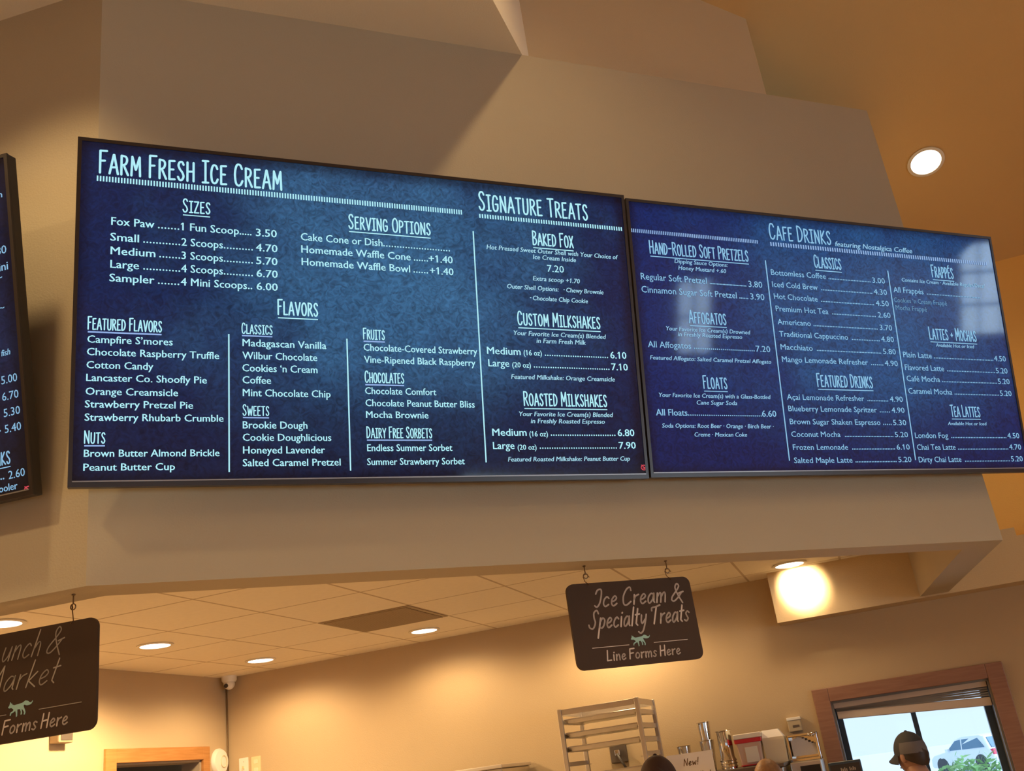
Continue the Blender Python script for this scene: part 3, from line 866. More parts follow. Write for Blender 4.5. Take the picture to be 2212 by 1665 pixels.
TEXT1=[
 ('h', 'Farm Fresh Ice Cream', 0.0657, 0.6423, 1.0098, 0.0774),
 ('R', 138, 0.0584, 1.299, 0.9806, 0.0183),
 ('H', 'Sizes', 0.3211, 0.4067, 0.9, 0.0458),
 ('b', 'Fox Paw', 0.1045, 0.2334, 0.8361, 0.0262),
 ('b', '.......', 0.2444, 0.3103, 0.8361, 0.0262),
 ('b', '1 Fun Scoop', 0.3198, 0.499, 0.8361, 0.0262),
 ('b', '.....', 0.5012, 0.5404, 0.8361, 0.0262),
 ('b', '3.50', 0.5548, 0.6234, 0.8361, 0.0262),
 ('b', 'Small', 0.1028, 0.1875, 0.7833, 0.026),
 ('b', '............', 0.2004, 0.3135, 0.7833, 0.026),
 ('b', '2 Scoops', 0.3177, 0.4472, 0.7833, 0.026),
 ('b', '..........', 0.4502, 0.5444, 0.7833, 0.026),
 ('b', '4.70', 0.5544, 0.625, 0.7833, 0.026),
 ('b', 'Medium', 0.1045, 0.2374, 0.7374, 0.0258),
 ('b', '.......', 0.2495, 0.3138, 0.7374, 0.0258),
 ('b', '3 Scoops', 0.318, 0.4471, 0.7374, 0.0258),
 ('b', '..........', 0.4501, 0.544, 0.7374, 0.0258),
 ('b', '5.70', 0.5549, 0.6244, 0.7374, 0.0258),
 ('b', 'Large', 0.1046, 0.1889, 0.693, 0.0257),
 ('b', '............', 0.2017, 0.3141, 0.693, 0.0257),
 ('b', '4 Scoops', 0.3174, 0.4471, 0.693, 0.0257),
 ('b', '..........', 0.45, 0.5437, 0.693, 0.0257),
 ('b', '6.70', 0.5558, 0.6247, 0.693, 0.0257),
 ('b', 'Sampler', 0.1028, 0.2356, 0.6479, 0.0255),
 ('b', '.......', 0.2465, 0.3116, 0.6479, 0.0255),
 ('b', '4 Mini Scoops', 0.3165, 0.5239, 0.6479, 0.0255),
 ('b', '..', 0.5273, 0.5412, 0.6479, 0.0255),
 ('b', '6.00', 0.5555, 0.6242, 0.6479, 0.0255),
 ('H', 'Serving Options', 0.8722, 1.1697, 0.8907, 0.0519),
 ('b', 'Cake Cone or Dish', 0.7047, 0.9902, 0.8336, 0.0264),
 ('b', '.........................', 0.9931, 1.241, 0.8336, 0.0264),
 ('b', 'Homemade Waffle Cone', 0.7055, 1.0912, 0.7891, 0.0263),
 ('b', '......', 1.1029, 1.156, 0.7891, 0.0263),
 ('b', '+1.40', 1.159, 1.249, 0.7891, 0.0263),
 ('b', 'Homemade Waffle Bowl', 0.7058, 1.0875, 0.7443, 0.0261),
 ('b', '......', 1.0998, 1.154, 0.7443, 0.0261),
 ('b', '+1.40', 1.1611, 1.2497, 0.7443, 0.0261),
 ('h', 'Signature Treats', 1.3639, 1.8122, 1.0058, 0.0726),
 ('R', 58, 1.362, 1.964, 0.9742, 0.0157),
 ('H', 'Baked Fox', 1.5722, 1.7397, 0.8872, 0.054),
 ('i', 'Hot Pressed Sweet Outer Shell with Your Choice of', 1.3838, 1.9302, 0.8548, 0.0173),
 ('i', 'Ice Cream Inside', 1.5681, 1.7465, 0.8303, 0.0176),
 ('l', '7.20', 1.6234, 1.6926, 0.7843, 0.0264),
 ('i', 'Extra scoop +1.70', 1.5621, 1.7562, 0.7459, 0.0174),
 ('i', 'Outer Shell Options:', 1.4562, 1.6648, 0.7085, 0.0172),
 ('i', '·', 1.6853, 1.6899, 0.7085, 0.0172),
 ('i', 'Chewy Brownie', 1.6965, 1.8532, 0.7085, 0.0172),
 ('i', '·', 1.545, 1.5502, 0.6691, 0.0172),
 ('i', 'Chocolate Chip Cookie', 1.5566, 1.7833, 0.6691, 0.0172),
 ('H', 'Flavors', 0.624, 0.7568, 0.5666, 0.052),
 ('G', 'Featured Flavors', 0.0443, 0.2594, 0.4896, 0.0407),
 ('b', 'Campfire S’mores', 0.0438, 0.2928, 0.4469, 0.023),
 ('b', 'Chocolate Raspberry Truffle', 0.0436, 0.4349, 0.407, 0.0229),
 ('b', 'Cotton Candy', 0.0435, 0.2357, 0.3656, 0.0228),
 ('b', 'Lancaster Co. Shoofly Pie', 0.0437, 0.397, 0.3257, 0.0226),
 ('b', 'Orange Creamsicle', 0.0429, 0.3101, 0.2827, 0.0225),
 ('b', 'Strawberry Pretzel Pie', 0.042, 0.3554, 0.2432, 0.0224),
 ('b', 'Strawberry Rhubarb Crumble', 0.0423, 0.4483, 0.2024, 0.0223),
 ('b', 'Brown Butter Almond Brickle', 0.0428, 0.4359, 0.092, 0.0219),
 ('b', 'Peanut Butter Cup', 0.0424, 0.3027, 0.0496, 0.0218),
 ('b', 'Madagascan Vanilla', 0.509, 0.7828, 0.4532, 0.0243),
 ('b', 'Wilbur Chocolate', 0.5084, 0.7512, 0.4106, 0.0242),
 ('b', 'Cookies ‘n Cream', 0.5081, 0.7513, 0.3691, 0.0241),
 ('b', 'Coffee', 0.5083, 0.5985, 0.3291, 0.024),
 ('b', 'Mint Chocolate Chip', 0.5089, 0.7933, 0.2871, 0.0238),
 ('b', 'Brookie Dough', 0.5083, 0.7143, 0.1812, 0.0235),
 ('b', 'Cookie Doughlicious', 0.5081, 0.792, 0.1409, 0.0234),
 ('b', 'Honeyed Lavender', 0.5087, 0.7702, 0.0999, 0.0233),
 ('b', 'Salted Caramel Pretzel', 0.5077, 0.8211, 0.0592, 0.0231),
 ('G', 'Nuts', 0.0429, 0.1007, 0.1335, 0.0376),
 ('G', 'Classics', 0.5071, 0.6048, 0.496, 0.0354),
 ('G', 'Sweets', 0.5086, 0.5909, 0.2239, 0.035),
 ('V', '', 0.4656, 0, 0.0417, 0.492),
 ('V', '', 0.8541, 0, 0.0418, 0.4923),
 ('G', 'Fruits', 0.9115, 0.9859, 0.4939, 0.0384),
 ('G', 'Chocolates', 0.9126, 1.0489, 0.342, 0.0396),
 ('G', 'Dairy Free Sorbets', 0.9124, 1.1409, 0.1517, 0.0377),
 ('b', 'Chocolate-Covered Strawberry', 0.9112, 1.324, 0.4528, 0.0241),
 ('b', 'Vine-Ripened Black Raspberry', 0.9113, 1.3145, 0.4104, 0.024),
 ('b', 'Chocolate Comfort', 0.9114, 1.1634, 0.3016, 0.0236),
 ('b', 'Chocolate Peanut Butter Bliss', 0.9115, 1.3033, 0.2599, 0.0235),
 ('b', 'Mocha Brownie', 0.9122, 1.1312, 0.2195, 0.0234),
 ('b', 'Endless Summer Sorbet', 0.9125, 1.2123, 0.1065, 0.0231),
 ('b', 'Summer Strawberry Sorbet', 0.911, 1.2551, 0.0596, 0.0229),
 ('H', 'Custom Milkshakes', 1.49, 1.8275, 0.5716, 0.051),
 ('H', 'Roasted Milkshakes', 1.4935, 1.8287, 0.271, 0.0508),
 ('i', 'Your Favorite Ice Cream(s) Blended', 1.4705, 1.8482, 0.5319, 0.0172),
 ('i', 'in Farm Fresh Milk', 1.5592, 1.7612, 0.506, 0.0173),
 ('i', 'Featured Milkshake: Orange Creamsicle', 1.4496, 1.8706, 0.3679, 0.0168),
 ('i', 'Your Favorite Ice Cream(s) Blended', 1.4714, 1.8507, 0.2317, 0.0166),
 ('i', 'in Freshly Roasted Espresso', 1.5151, 1.8139, 0.2062, 0.0166),
 ('i', 'Featured Roasted Milkshake: Peanut Butter Cup', 1.4178, 1.9065, 0.068, 0.0162),
 ('b', 'Medium', 1.3623, 1.4924, 0.4572, 0.0264),
 ('b', '............................', 1.5887, 1.8504, 0.4572, 0.0264),
 ('b', '6.10', 1.8607, 1.929, 0.4572, 0.0264),
 ('b', '(16 oz)', 1.5047, 1.5767, 0.4574, 0.0193),
 ('b', 'Large', 1.3645, 1.4447, 0.4116, 0.0262),
 ('b', '.................................', 1.541, 1.8523, 0.4116, 0.0262),
 ('b', '7.10', 1.8614, 1.9307, 0.4116, 0.0262),
 ('b', '(20 oz)', 1.4568, 1.5296, 0.4107, 0.0191),
 ('b', 'Medium', 1.3643, 1.4952, 0.1602, 0.0254),
 ('b', '............................', 1.5902, 1.8543, 0.1602, 0.0254),
 ('b', '6.80', 1.8644, 1.9342, 0.1602, 0.0254),
 ('b', '(16 oz)', 1.5062, 1.5788, 0.1581, 0.0186),
 ('b', 'Large', 1.3641, 1.4453, 0.1127, 0.0253),
 ('b', '.................................', 1.5429, 1.8558, 0.1127, 0.0253),
 ('b', '7.90', 1.8647, 1.9356, 0.1127, 0.0253),
 ('b', '(20 oz)', 1.4576, 1.5305, 0.1099, 0.0184),
 ('V', '', 1.3349, 0, 0.066, 0.9201),
 ('X', '', 1.963, 0.0417, 0.012, 0),
]
TEXT2=[
 ('R', 72, 0.0046, 0.6178, 0.9725, 0.0154),
 ('h', 'Cafe Drinks', 0.6799, 1.0002, 0.999, 0.0696),
 ('H', 'Hand-Rolled Soft Pretzels', 0.0891, 0.5562, 0.8904, 0.0536),
 ('i', 'Dipping Sauce Options:', 0.1982, 0.4514, 0.8581, 0.0171),
 ('i', 'Honey Mustard +.60', 0.213, 0.4391, 0.8309, 0.0171),
 ('l', 'Regular Soft Pretzel', 0.0369, 0.3405, 0.7791, 0.0263),
 ('l', '..........................', 0.3537, 0.5309, 0.7791, 0.0263),
 ('l', '3.80', 0.5423, 0.6105, 0.7791, 0.0263),
 ('l', 'Cinnamon Sugar Soft Pretzel', 0.0345, 0.4779, 0.7258, 0.0261),
 ('l', '......', 0.4896, 0.5333, 0.7258, 0.0261),
 ('l', '3.90', 0.5446, 0.6137, 0.7258, 0.0261),
 ('H', 'Affogatos', 0.2392, 0.4123, 0.6117, 0.0518),
 ('i', 'Your Favorite Ice Cream(s) Drowned', 0.1289, 0.5236, 0.5763, 0.0165),
 ('i', 'in Freshly Roasted Espresso', 0.1802, 0.4812, 0.5551, 0.0165),
 ('l', 'All Affogatos', 0.0405, 0.2341, 0.505, 0.0249),
 ('l', '..............................', 0.2476, 0.5348, 0.505, 0.0249),
 ('l', '7.20', 0.5413, 0.612, 0.505, 0.0249),
 ('i', 'Featured Affogato: Salted Caramel Pretzel Affogato', 0.0445, 0.6095, 0.4564, 0.0163),
 ('H', 'Floats', 0.274, 0.3836, 0.3474, 0.0509),
 ('i', 'Your Favorite Ice Cream(s) with a Glass-Bottled', 0.0682, 0.5858, 0.3092, 0.0167),
 ('i', 'Cane Sugar Soda', 0.2344, 0.4212, 0.2818, 0.017),
 ('b', 'All Floats', 0.048, 0.1869, 0.2369, 0.0249),
 ('b', '....................................', 0.1897, 0.5326, 0.2369, 0.0249),
 ('b', '6.60', 0.5348, 0.6038, 0.2369, 0.0249),
 ('i', 'Soda Options: Root Beer · Orange · Birch Beer ·', 0.069, 0.5841, 0.1896, 0.0165),
 ('i', 'Creme · Mexican Coke', 0.2096, 0.4516, 0.1557, 0.0167),
 ('i', 'featuring Nostalgica Coffee', 1.022, 1.4538, 0.9941, 0.0222),
 ('R', 95, 0.6771, 1.9072, 0.9677, 0.0177),
 ('H', 'Classics', 0.8953, 1.0372, 0.8883, 0.056),
 ('V', '', 0.6419, 0, 0.0595, 0.9015),
 ('V', '', 1.2958, 0, 0.0575, 0.9013),
 ('l', 'Bottomless Coffee', 0.6627, 0.9459, 0.8393, 0.0243),
 ('l', '...........................', 0.9599, 1.1882, 0.8393, 0.0243),
 ('l', '3.00', 1.1995, 1.2697, 0.8393, 0.0243),
 ('l', 'Iced Cold Brew', 0.6614, 0.8953, 0.787, 0.0242),
 ('l', '................................', 0.9136, 1.189, 0.787, 0.0242),
 ('l', '4.30', 1.199, 1.2718, 0.787, 0.0242),
 ('l', 'Hot Chocolate', 0.6631, 0.8866, 0.7352, 0.024),
 ('l', '..................................', 0.9042, 1.1899, 0.7352, 0.024),
 ('l', '4.50', 1.2012, 1.2725, 0.7352, 0.024),
 ('l', 'Premium Hot Tea', 0.6646, 0.9348, 0.6822, 0.0239),
 ('l', '............................', 0.9538, 1.1905, 0.6822, 0.0239),
 ('l', '2.60', 1.2031, 1.273, 0.6822, 0.0239),
 ('l', 'Americano', 0.6655, 0.8342, 0.6257, 0.0237),
 ('l', '.........................................', 0.8478, 1.1905, 0.6257, 0.0237),
 ('l', '3.70', 1.203, 1.2715, 0.6257, 0.0237),
 ('l', 'Traditional Cappuccino', 0.6665, 1.022, 0.5737, 0.0236),
 ('l', '.................', 1.0418, 1.1925, 0.5737, 0.0236),
 ('l', '4.80', 1.2024, 1.2721, 0.5737, 0.0236),
 ('H', 'Frappés', 1.5517, 1.679, 0.8895, 0.0576),
 ('i', 'Contains Ice Cream · Available Regular/Decaf', 1.3679, 1.8643, 0.8562, 0.0169),
 ('l', 'All Frappés', 1.3118, 1.4836, 0.8029, 0.0257),
 ('l', '..................................', 1.5032, 1.8232, 0.8029, 0.0257),
 ('d', 'Cookies ‘n Cream Frappé', 1.3055, 1.6121, 0.7575, 0.0211),
 ('d', 'Mocha Frappé', 1.3093, 1.4876, 0.7226, 0.021),
 ('H', 'Lattes + Mochas', 1.4804, 1.7571, 0.5963, 0.0555),
 ('i', 'Available Hot or Iced', 1.5085, 1.7355, 0.5626, 0.0155),
 ('l', 'Macchiato', 0.6654, 0.828, 0.5185, 0.0236),
 ('l', '.........................................', 0.8483, 1.1914, 0.5185, 0.0236),
 ('l', '5.80', 1.2028, 1.2731, 0.5185, 0.0236),
 ('l', 'Mango Lemonade Refresher', 0.6648, 1.1099, 0.4663, 0.0235),
 ('l', '.......', 1.1274, 1.1935, 0.4663, 0.0235),
 ('l', '4.90', 1.203, 1.2745, 0.4663, 0.0235),
 ('l', 'Açaí Lemonade Refresher', 0.6666, 1.0629, 0.3087, 0.0231),
 ('l', '.............', 1.0795, 1.1918, 0.3087, 0.0231),
 ('l', '4.90', 1.2025, 1.273, 0.3087, 0.0231),
 ('l', 'Blueberry Lemonade Spritzer', 0.6665, 1.1226, 0.261, 0.0229),
 ('l', '......', 1.1375, 1.1926, 0.261, 0.0229),
 ('l', '4.90', 1.2033, 1.2737, 0.261, 0.0229),
 ('l', 'Brown Sugar Shaken Espresso', 0.6661, 1.1318, 0.2073, 0.0228),
 ('l', '.....', 1.1467, 1.1923, 0.2073, 0.0228),
 ('l', '5.30', 1.2018, 1.2733, 0.2073, 0.0228),
 ('l', 'Coconut Mocha', 0.6658, 0.9131, 0.1554, 0.0226),
 ('l', '...............................', 0.9352, 1.1923, 0.1554, 0.0226),
 ('l', '5.20', 1.2017, 1.2731, 0.1554, 0.0226),
 ('l', 'Frozen Lemonade', 0.666, 0.9432, 0.1023, 0.0225),
 ('l', '...........................', 0.9641, 1.1921, 0.1023, 0.0225),
 ('l', '6.10', 1.2015, 1.2727, 0.1023, 0.0225),
 ('l', 'Salted Maple Latte', 0.6638, 0.9576, 0.0491, 0.0224),
 ('l', '..........................', 0.9726, 1.1905, 0.0491, 0.0224),
 ('l', '5.20', 1.2011, 1.2722, 0.0491, 0.0224),
 ('l', 'Plain Latte', 1.3125, 1.4741, 0.5077, 0.025),
 ('l', '......................................', 1.4867, 1.8397, 0.5077, 0.025),
 ('l', '4.50', 1.8468, 1.9183, 0.5077, 0.025),
 ('l', 'Flavored Latte', 1.3116, 1.5344, 0.451, 0.0249),
 ('l', '..............................', 1.5512, 1.8379, 0.451, 0.0249),
 ('l', '5.20', 1.845, 1.9163, 0.451, 0.0249),
 ('l', 'Café Mocha', 1.312, 1.501, 0.4012, 0.0247),
 ('l', '...................................', 1.5131, 1.8397, 0.4012, 0.0247),
 ('l', '5.20', 1.8467, 1.918, 0.4012, 0.0247),
 ('l', 'Caramel Mocha', 1.3114, 1.5603, 0.3461, 0.0246),
 ('l', '............................', 1.5738, 1.8395, 0.3461, 0.0246),
 ('l', '5.20', 1.8466, 1.9177, 0.3461, 0.0246),
 ('l', 'London Fog', 1.3121, 1.4976, 0.152, 0.024),
 ('l', '...................................', 1.5155, 1.8406, 0.152, 0.024),
 ('l', '4.50', 1.849, 1.9212, 0.152, 0.024),
 ('l', 'Chai Tea Latte', 1.3132, 1.5303, 0.1006, 0.0239),
 ('l', '................................', 1.5436, 1.841, 0.1006, 0.0239),
 ('l', '4.70', 1.848, 1.9208, 0.1006, 0.0239),
 ('l', 'Dirty Chai Latte', 1.3127, 1.5526, 0.0476, 0.0237),
 ('l', '............................', 1.5727, 1.8395, 0.0476, 0.0237),
 ('l', '5.20', 1.8479, 1.9185, 0.0476, 0.0237),
 ('H', 'Featured Drinks', 0.8295, 1.1194, 0.3671, 0.0551),
 ('H', 'Tea Lattes', 1.5357, 1.7052, 0.2482, 0.0507),
 ('i', 'Available Hot or Iced', 1.5073, 1.7349, 0.21, 0.0143),
]
TEXT3=[
 ('b', 'n', 1.9368, 1.9508, 0.9787, 0.0225),
 ('l', '4.80', 1.882, 1.9514, 0.7873, 0.0271),
 ('b', 'Panini', 1.8645, 1.9524, 0.7312, 0.0269),
 ('i', '~', 1.9103, 1.9281, 0.7024, 0.0218),
 ('i', '~', 1.9101, 1.9279, 0.6009, 0.0215),
 ('i', 'fish', 1.9053, 1.9371, 0.4526, 0.0197),
 ('l', '5.00', 1.8979, 1.9549, 0.3625, 0.0258),
 ('l', '6.70', 1.8967, 1.9551, 0.3095, 0.0256),
 ('l', '5.30', 1.898, 1.9561, 0.2575, 0.0254),
 ('l', '.', 1.8779, 1.8819, 0.2151, 0.0254),
 ('l', '5.40', 1.8977, 1.9557, 0.2067, 0.0253),
 ('H', 'Drinks', 1.8065, 1.9085, 0.1107, 0.0447),
 ('l', '..', 1.8696, 1.8836, 0.0649, 0.0249),
 ('l', '2.60', 1.899, 1.9564, 0.0623, 0.0248),
 ('b', 'Cooler', 1.8415, 1.9271, 0.0272, 0.0221),
 ('X', '', 1.9641, 0.0171, 0.014, 0),
]

def lay_out(items, screen, inks, z=0.0012):
    """turn a page of entries into lettering parts of a screen (local x right, y up)"""
    row, key = None, None
    def flush():
        nonlocal row, key
        if row is not None and row.v:
            row.v = [(p[0], p[1], z) for p in row.v]
            nm, ink = {'h': ('heading', 'ink'), 'H': ('heading', 'ink'), 'G': ('heading', 'ink'), 'b': ('menu_line', 'ink'), 'l': ('menu_line', 'ink'), 'd': ('faint_line', 'dim'), 'i': ('small_print', 'fine')}[key[0]]
            row.build(nm, inks[ink], screen)
        row, key = None, None
    for st, s, a, b, y, c in items:
        if st in 'hHGbldi':
            if key != (st, y):
                flush()
                row, key = MB(), (st, y)
            if st in 'hHG':
                stroke_text(row, s, a, b, y, c, CAPS, c * (0.046 if st == 'h' else 0.050), small=0.85, track=0.11)
                if st == 'H':
                    row.add([(a, y - c * .26, 0), (b, y - c * .26, 0), (b, y - c * .19, 0), (a, y - c * .19, 0)], [(0, 1, 2, 3)])
                if st == 'G':
                    MB().add([(a, y - c * .27, z), (b, y - c * .27, z), (b, y - c * .15, z), (a, y - c * .15, z)], [(0, 1, 2, 3)]).build('heading_underline', inks['under'], screen)
            elif set(s) == {'.'}:
                dots(row, len(s), a, b, y, 0.0028)
            elif st == 'i':
                type_text(row, s, a, b, y, c, 0.016, 0.18 if len(s) > 2 else 0.0)
            else:
                type_text(row, s, a, b, y, c, 0.014 if st == 'b' else 0.004)
            continue
        flush()
        if st == 'V':
            MB().box(a - 0.0022, a + 0.0022, y, c, -0.003, z).build('column_divider', inks['ink'], screen)
        elif st == 'R':
            m = MB()
            for k in range(s):
                x = a + (b - a) * k / s
                m.add([(x, y, z), (x + (b - a) / s * 0.52, y, z), (x + (b - a) / s * 0.52, y + c, z), (x, y + c, z)], [(0, 1, 2, 3)])
            m.build('tick_rule', inks['rule'], screen)
        elif st == 'X':
            m = MB()
            r = y
            pts = [(r * math.cos(t), r * 0.75 * math.sin(t)) for t in [2 * PI * k / 14 for k in range(15)]]
            ribbon(m, [(a + p, b + q) for p, q in pts], r * 0.13)
            ribbon(m, [(a - r * 0.8, b + r * 0.8), (a + r * 0.9, b - r * 0.8)], r * 0.13)
            ribbon(m, [(a - r * 0.45, b - r * 0.1), (a + r * 0.1, b - r * 0.35), (a + r * 0.4, b + r * 0.15)], r * 0.1)
            m.v = [(p[0], p[1], z) for p in m.v]
            m.build('offline_icon', inks['icon'], screen)
    flush()

def menu_screen(label, origin, ex, tilt, W, H, items, smat, inks, wall_gap):
    """wall screen leaning forward; local x along the wall, y up the panel, z out of the glass"""
    ex = Vector(ex).normalized()
    n = ex.cross(Vector((0, 0, 1)))            # out of the wall, level
    up = Vector((0, 0, 1)) * math.cos(tilt) + n * math.sin(tilt)
    fz = ex.cross(up)
    t = thing('menu_screen', label, 'screen', origin, 0, 'digital menu screens')
    t.matrix_world = Matrix(((ex.x, up.x, fz.x, origin[0]), (ex.y, up.y, fz.y, origin[1]), (ex.z, up.z, fz.z, origin[2]), (0, 0, 0, 1)))
    D = 0.045
    bz, bb = 0.012, 0.020
    MB().box(0, W, 0, H, -D, -0.006).build('housing', M['black'], t, bevel=0.003)
    f = MB().box(0, W, 0, bb, -0.008, 0.0).box(0, W, H - bz, H, -0.008, 0.0).box(0, bz, bb, H - bz, -0.008, 0.0).box(W - bz, W, bb, H - bz, -0.008, 0.0)
    f.build('bezel', M['bezel'], t)
    MB().box(bz, W - bz, bb - 0.0045, bb - 0.0005, -0.002, 0.0018).build('lip_shine_strip', M['lip'], t)  # pale bar put in for the shine along the bezel's lower lip
    sc = MB().add([(bz, bb, -0.003), (W - bz, bb, -0.003), (W - bz, H - bz, -0.003), (bz, H - bz, -0.003), (bz, bb, -0.006), (W - bz, bb, -0.006), (W - bz, H - bz, -0.006), (bz, H - bz, -0.006)],
                  [(0, 1, 2, 3), (7, 6, 5, 4), (0, 4, 5, 1), (1, 5, 6, 2), (2, 6, 7, 3), (3, 7, 4, 0)]).build('screen', smat, t)
    lay_out(items, sc, inks, -0.0018)
    # bracket: from the middle of the housing back to the wall
    mx = W / 2
    zc = H * 0.45
    c, s = math.cos(tilt), math.sin(tilt)
    bk = MB().box(mx - 0.25, mx + 0.25, zc - 0.18, zc + 0.18, -D - 0.02, -D)
    vs = []
    for x in (mx - 0.10, mx + 0.10):
        for yy in (zc - 0.08, zc + 0.08):
            vs += [(x, yy, -D), (x, yy, -(wall_gap - 0.003 + yy * s) / c)]   # arm ends flush on the upright wall
    bk.add(vs, [(0, 1, 3, 2), (4, 6, 7, 5), (0, 4, 5, 1), (2, 3, 7, 6), (0, 2, 6, 4), (1, 5, 7, 3)])
    bk.build('wall_bracket', M['dark_steel'], t)
    return t
def inks(ink, fine, dim, k, rule=None):
    return {'ink': glow('screen_ink', ink, k), 'fine': glow('screen_fine_ink', fine, k), 'dim': glow('screen_dim_ink', dim, k),
            'rule': glow('screen_rule', rule or ink, k), 'under': glow('screen_underline', (0.30, 0.45, 0.80), k), 'icon': glow('screen_icon', (0.62, 0.07, 0.09), 1.0)}
S1 = screen_mat('ice_cream_menu_picture', (1.05, 0.72), (0.031, 0.108, 0.225), (0.003, 0.013, 0.062), (0.003, 0.008, 0.030), 0.95)
S2 = screen_mat('cafe_drinks_menu_picture', (1.20, 0.68), (0.011, 0.068, 0.19), (0.002, 0.015, 0.095), (0.002, 0.008, 0.060), 1.15)
S3 = screen_mat('lunch_menu_picture', (1.2, 0.6), (0.020, 0.045, 0.12), (0.006, 0.008, 0.03), (0.003, 0.003, 0.006), 0.9)
menu_screen('big tilted menu screen headed Farm Fresh Ice Cream in the middle', (-0.0882, 3.099, EYE + 0.9764), (1, 0, 0), 0.1846, 1.98, 1.1255, TEXT1, S1,
            inks((0.45, 0.86, 0.95), (0.40, 0.72, 0.86), (0.3, 0.5, 0.7), 1.0), CY - 3.099)
menu_screen('tilted menu screen headed Cafe Drinks at right with mirrored windows', (1.9047, 3.1049, EYE + 0.9824), (1, 0, 0), 0.1822, 1.9539, 1.1139, TEXT2, S2,
            inks((0.27, 0.54, 0.78), (0.30, 0.56, 0.78), (0.15, 0.30, 0.46), 1.0, (0.30, 0.46, 0.75)), CY - 3.1049)
ph3 = 0.627
menu_screen('dark menu screen cut off by the left edge of the picture', (-1.7894, 4.3717, EYE + 0.992), (math.cos(ph3), -math.sin(ph3), 0), 0.18, 1.98, 1.126, TEXT3, S3,
            inks((0.27, 0.50, 0.72), (0.27, 0.50, 0.72), (0.2, 0.3, 0.5), 1.0), 0.083)

# ------------------------------------------------------------------ hanging signs
def rounded(w, h, r, n=6):
    pts = []
    for cx, cz, a0 in ((w - r, r, -PI / 2), (w - r, h - r, 0), (r, h - r, PI / 2), (r, r, PI)):
        for k in range(n + 1):
            a = a0 + PI / 2 * k / n
            pts.append((cx + r * math.cos(a), cz + r * math.sin(a)))
    return pts
FOX = [(0, 46), (13, 30), (20, 4), (27, 20), (34, 14), (38, 26), (60, 34), (100, 30), (136, 26), (150, 20), (168, 10), (190, 16), (208, 30), (226, 32), (238, 18),
       (238, 30), (224, 46), (204, 52), (182, 52), (160, 44), (152, 44), (152, 58), (164, 82), (172, 104), (166, 124), (156, 122), (160, 104), (148, 86), (134, 72),
       (136, 92), (140, 112), (132, 120), (126, 118), (128, 96), (116, 72), (92, 74), (92, 100), (92, 126), (82, 132), (80, 102), (72, 80), (58, 90), (34, 98), (28, 116), (20, 112),
       (26, 90), (48, 80), (56, 70), (42, 58), (30, 52), (14, 54)]
def hanging_sign(label, origin, ex, W, H, lines, hooks, ink):
    """board hung from two screw eyes; local x along the board, z up, front faces -y"""
    t = thing('hanging_sign', label, 'sign', origin, math.atan2(ex[1], ex[0]), 'hanging line signs')
    MB().slab_y(rounded(W, H, 0.028), -0.006, 0.006).build('board', M['board'], t)
    for nm, s, x0, x1, z, cap, r, sh, m in lines:
        b = MB()
        if nm == 'line_rule':
            b.box(x0, x1, 0, 0.0012, z, z + r)
            b.v = [(x, -0.0072 + y * 0.9, zz) for x, y, zz in b.v]
        elif nm == 'fox_emblem':
            k = (x1 - x0) / 238.0
            b.slab_y([(x0 + px * k, z + (132 - pz) * k) for px, pz in FOX], -0.0075, -0.006)
        else:
            stroke_text(b, s, x0, x1, z, cap, HAND, r, shear=sh, track=0.085, space=0.20)
            b.v = [(x, -0.0072, y) for x, y, _ in b.v]
        b.build(nm, M[m], t)
    for x in hooks:
        top = ZB - origin[2]
        e = MB().lathe([(0.006, top - 0.001), (0.006, top - 0.004), (0.0025, top - 0.006)], 10, (x, 0, 0))
        e.tube([(x, 0, top - 0.002), (x, 0, top - 0.030)], 0.0022, 8)
        zc = top - 0.039
        e.tube([(x + 0.009 * math.sin(a), 0, zc + 0.009 * math.cos(a)) for a in [2 * PI * k / 14 for k in range(14)]], 0.0019, 6, closed=True)
        eye = e.build('screw_eye', M['hook'], t, smooth=True)
        zl, zh = H - 0.006, zc - 0.004
        zm = (zl + zh) / 2
        pts = []
        for k in range(9):
            a = PI * 0.9 - PI * 1.25 * k / 8
            pts.append((x + 0.006 * math.cos(a), 0.009 * math.sin(a) * 0.6 - 0.002, zh + 0.006 + 0.008 * math.sin(a) - 0.004))
        q = MB().tube([(x + 0.008, -0.012, zh - 0.004), (x + 0.003, -0.008, zh + 0.008), (x - 0.004, 0.0, zh + 0.010), (x - 0.008, 0.006, zh + 0.002), (x - 0.004, 0.006, zm), (x + 0.001, 0.002, zl + 0.008), (x + 0.003, -0.009, zl + 0.002), (x + 0.002, -0.012, zl - 0.003)], 0.0016, 6)
        q.build('wire_hook', M['hook'], t, smooth=True)
    return t
W1, H1 = 0.507, 0.305
hanging_sign('dark hanging board reading Ice Cream and Specialty Treats, Line Forms Here', (1.5697, 3.281, EYE + 0.3303), (math.cos(-0.045), math.sin(-0.045)), W1, H1, [
    ('lettering', 'Ice Cream &', 0.100, 0.462, 0.216, 0.064, 0.0030, 0.26, 'chalk'),
    ('lettering', 'Specialty Treats', 0.068, 0.472, 0.140, 0.064, 0.0031, 0.26, 'chalk'),
    ('lettering', 'Line Forms Here', 0.116, 0.412, 0.024, 0.036, 0.0024, 0.10, 'chalk'),
    ('line_rule', '', 0.066, 0.212, 0.072, 0, 0.0022, 0, 'chalk'),
    ('line_rule', '', 0.312, 0.452, 0.072, 0, 0.0022, 0, 'chalk'),
    ('fox_emblem', '', 0.222, 0.300, 0.064, 0, 0, 0, 'mint')], (0.087, 0.425), 'chalk')
W2, H2 = 0.52, 0.322
ph = 0.629
ex = (math.cos(ph), -math.sin(ph))
tr = Vector((0.00695, 3.251, EYE + 0.6195 - H2))
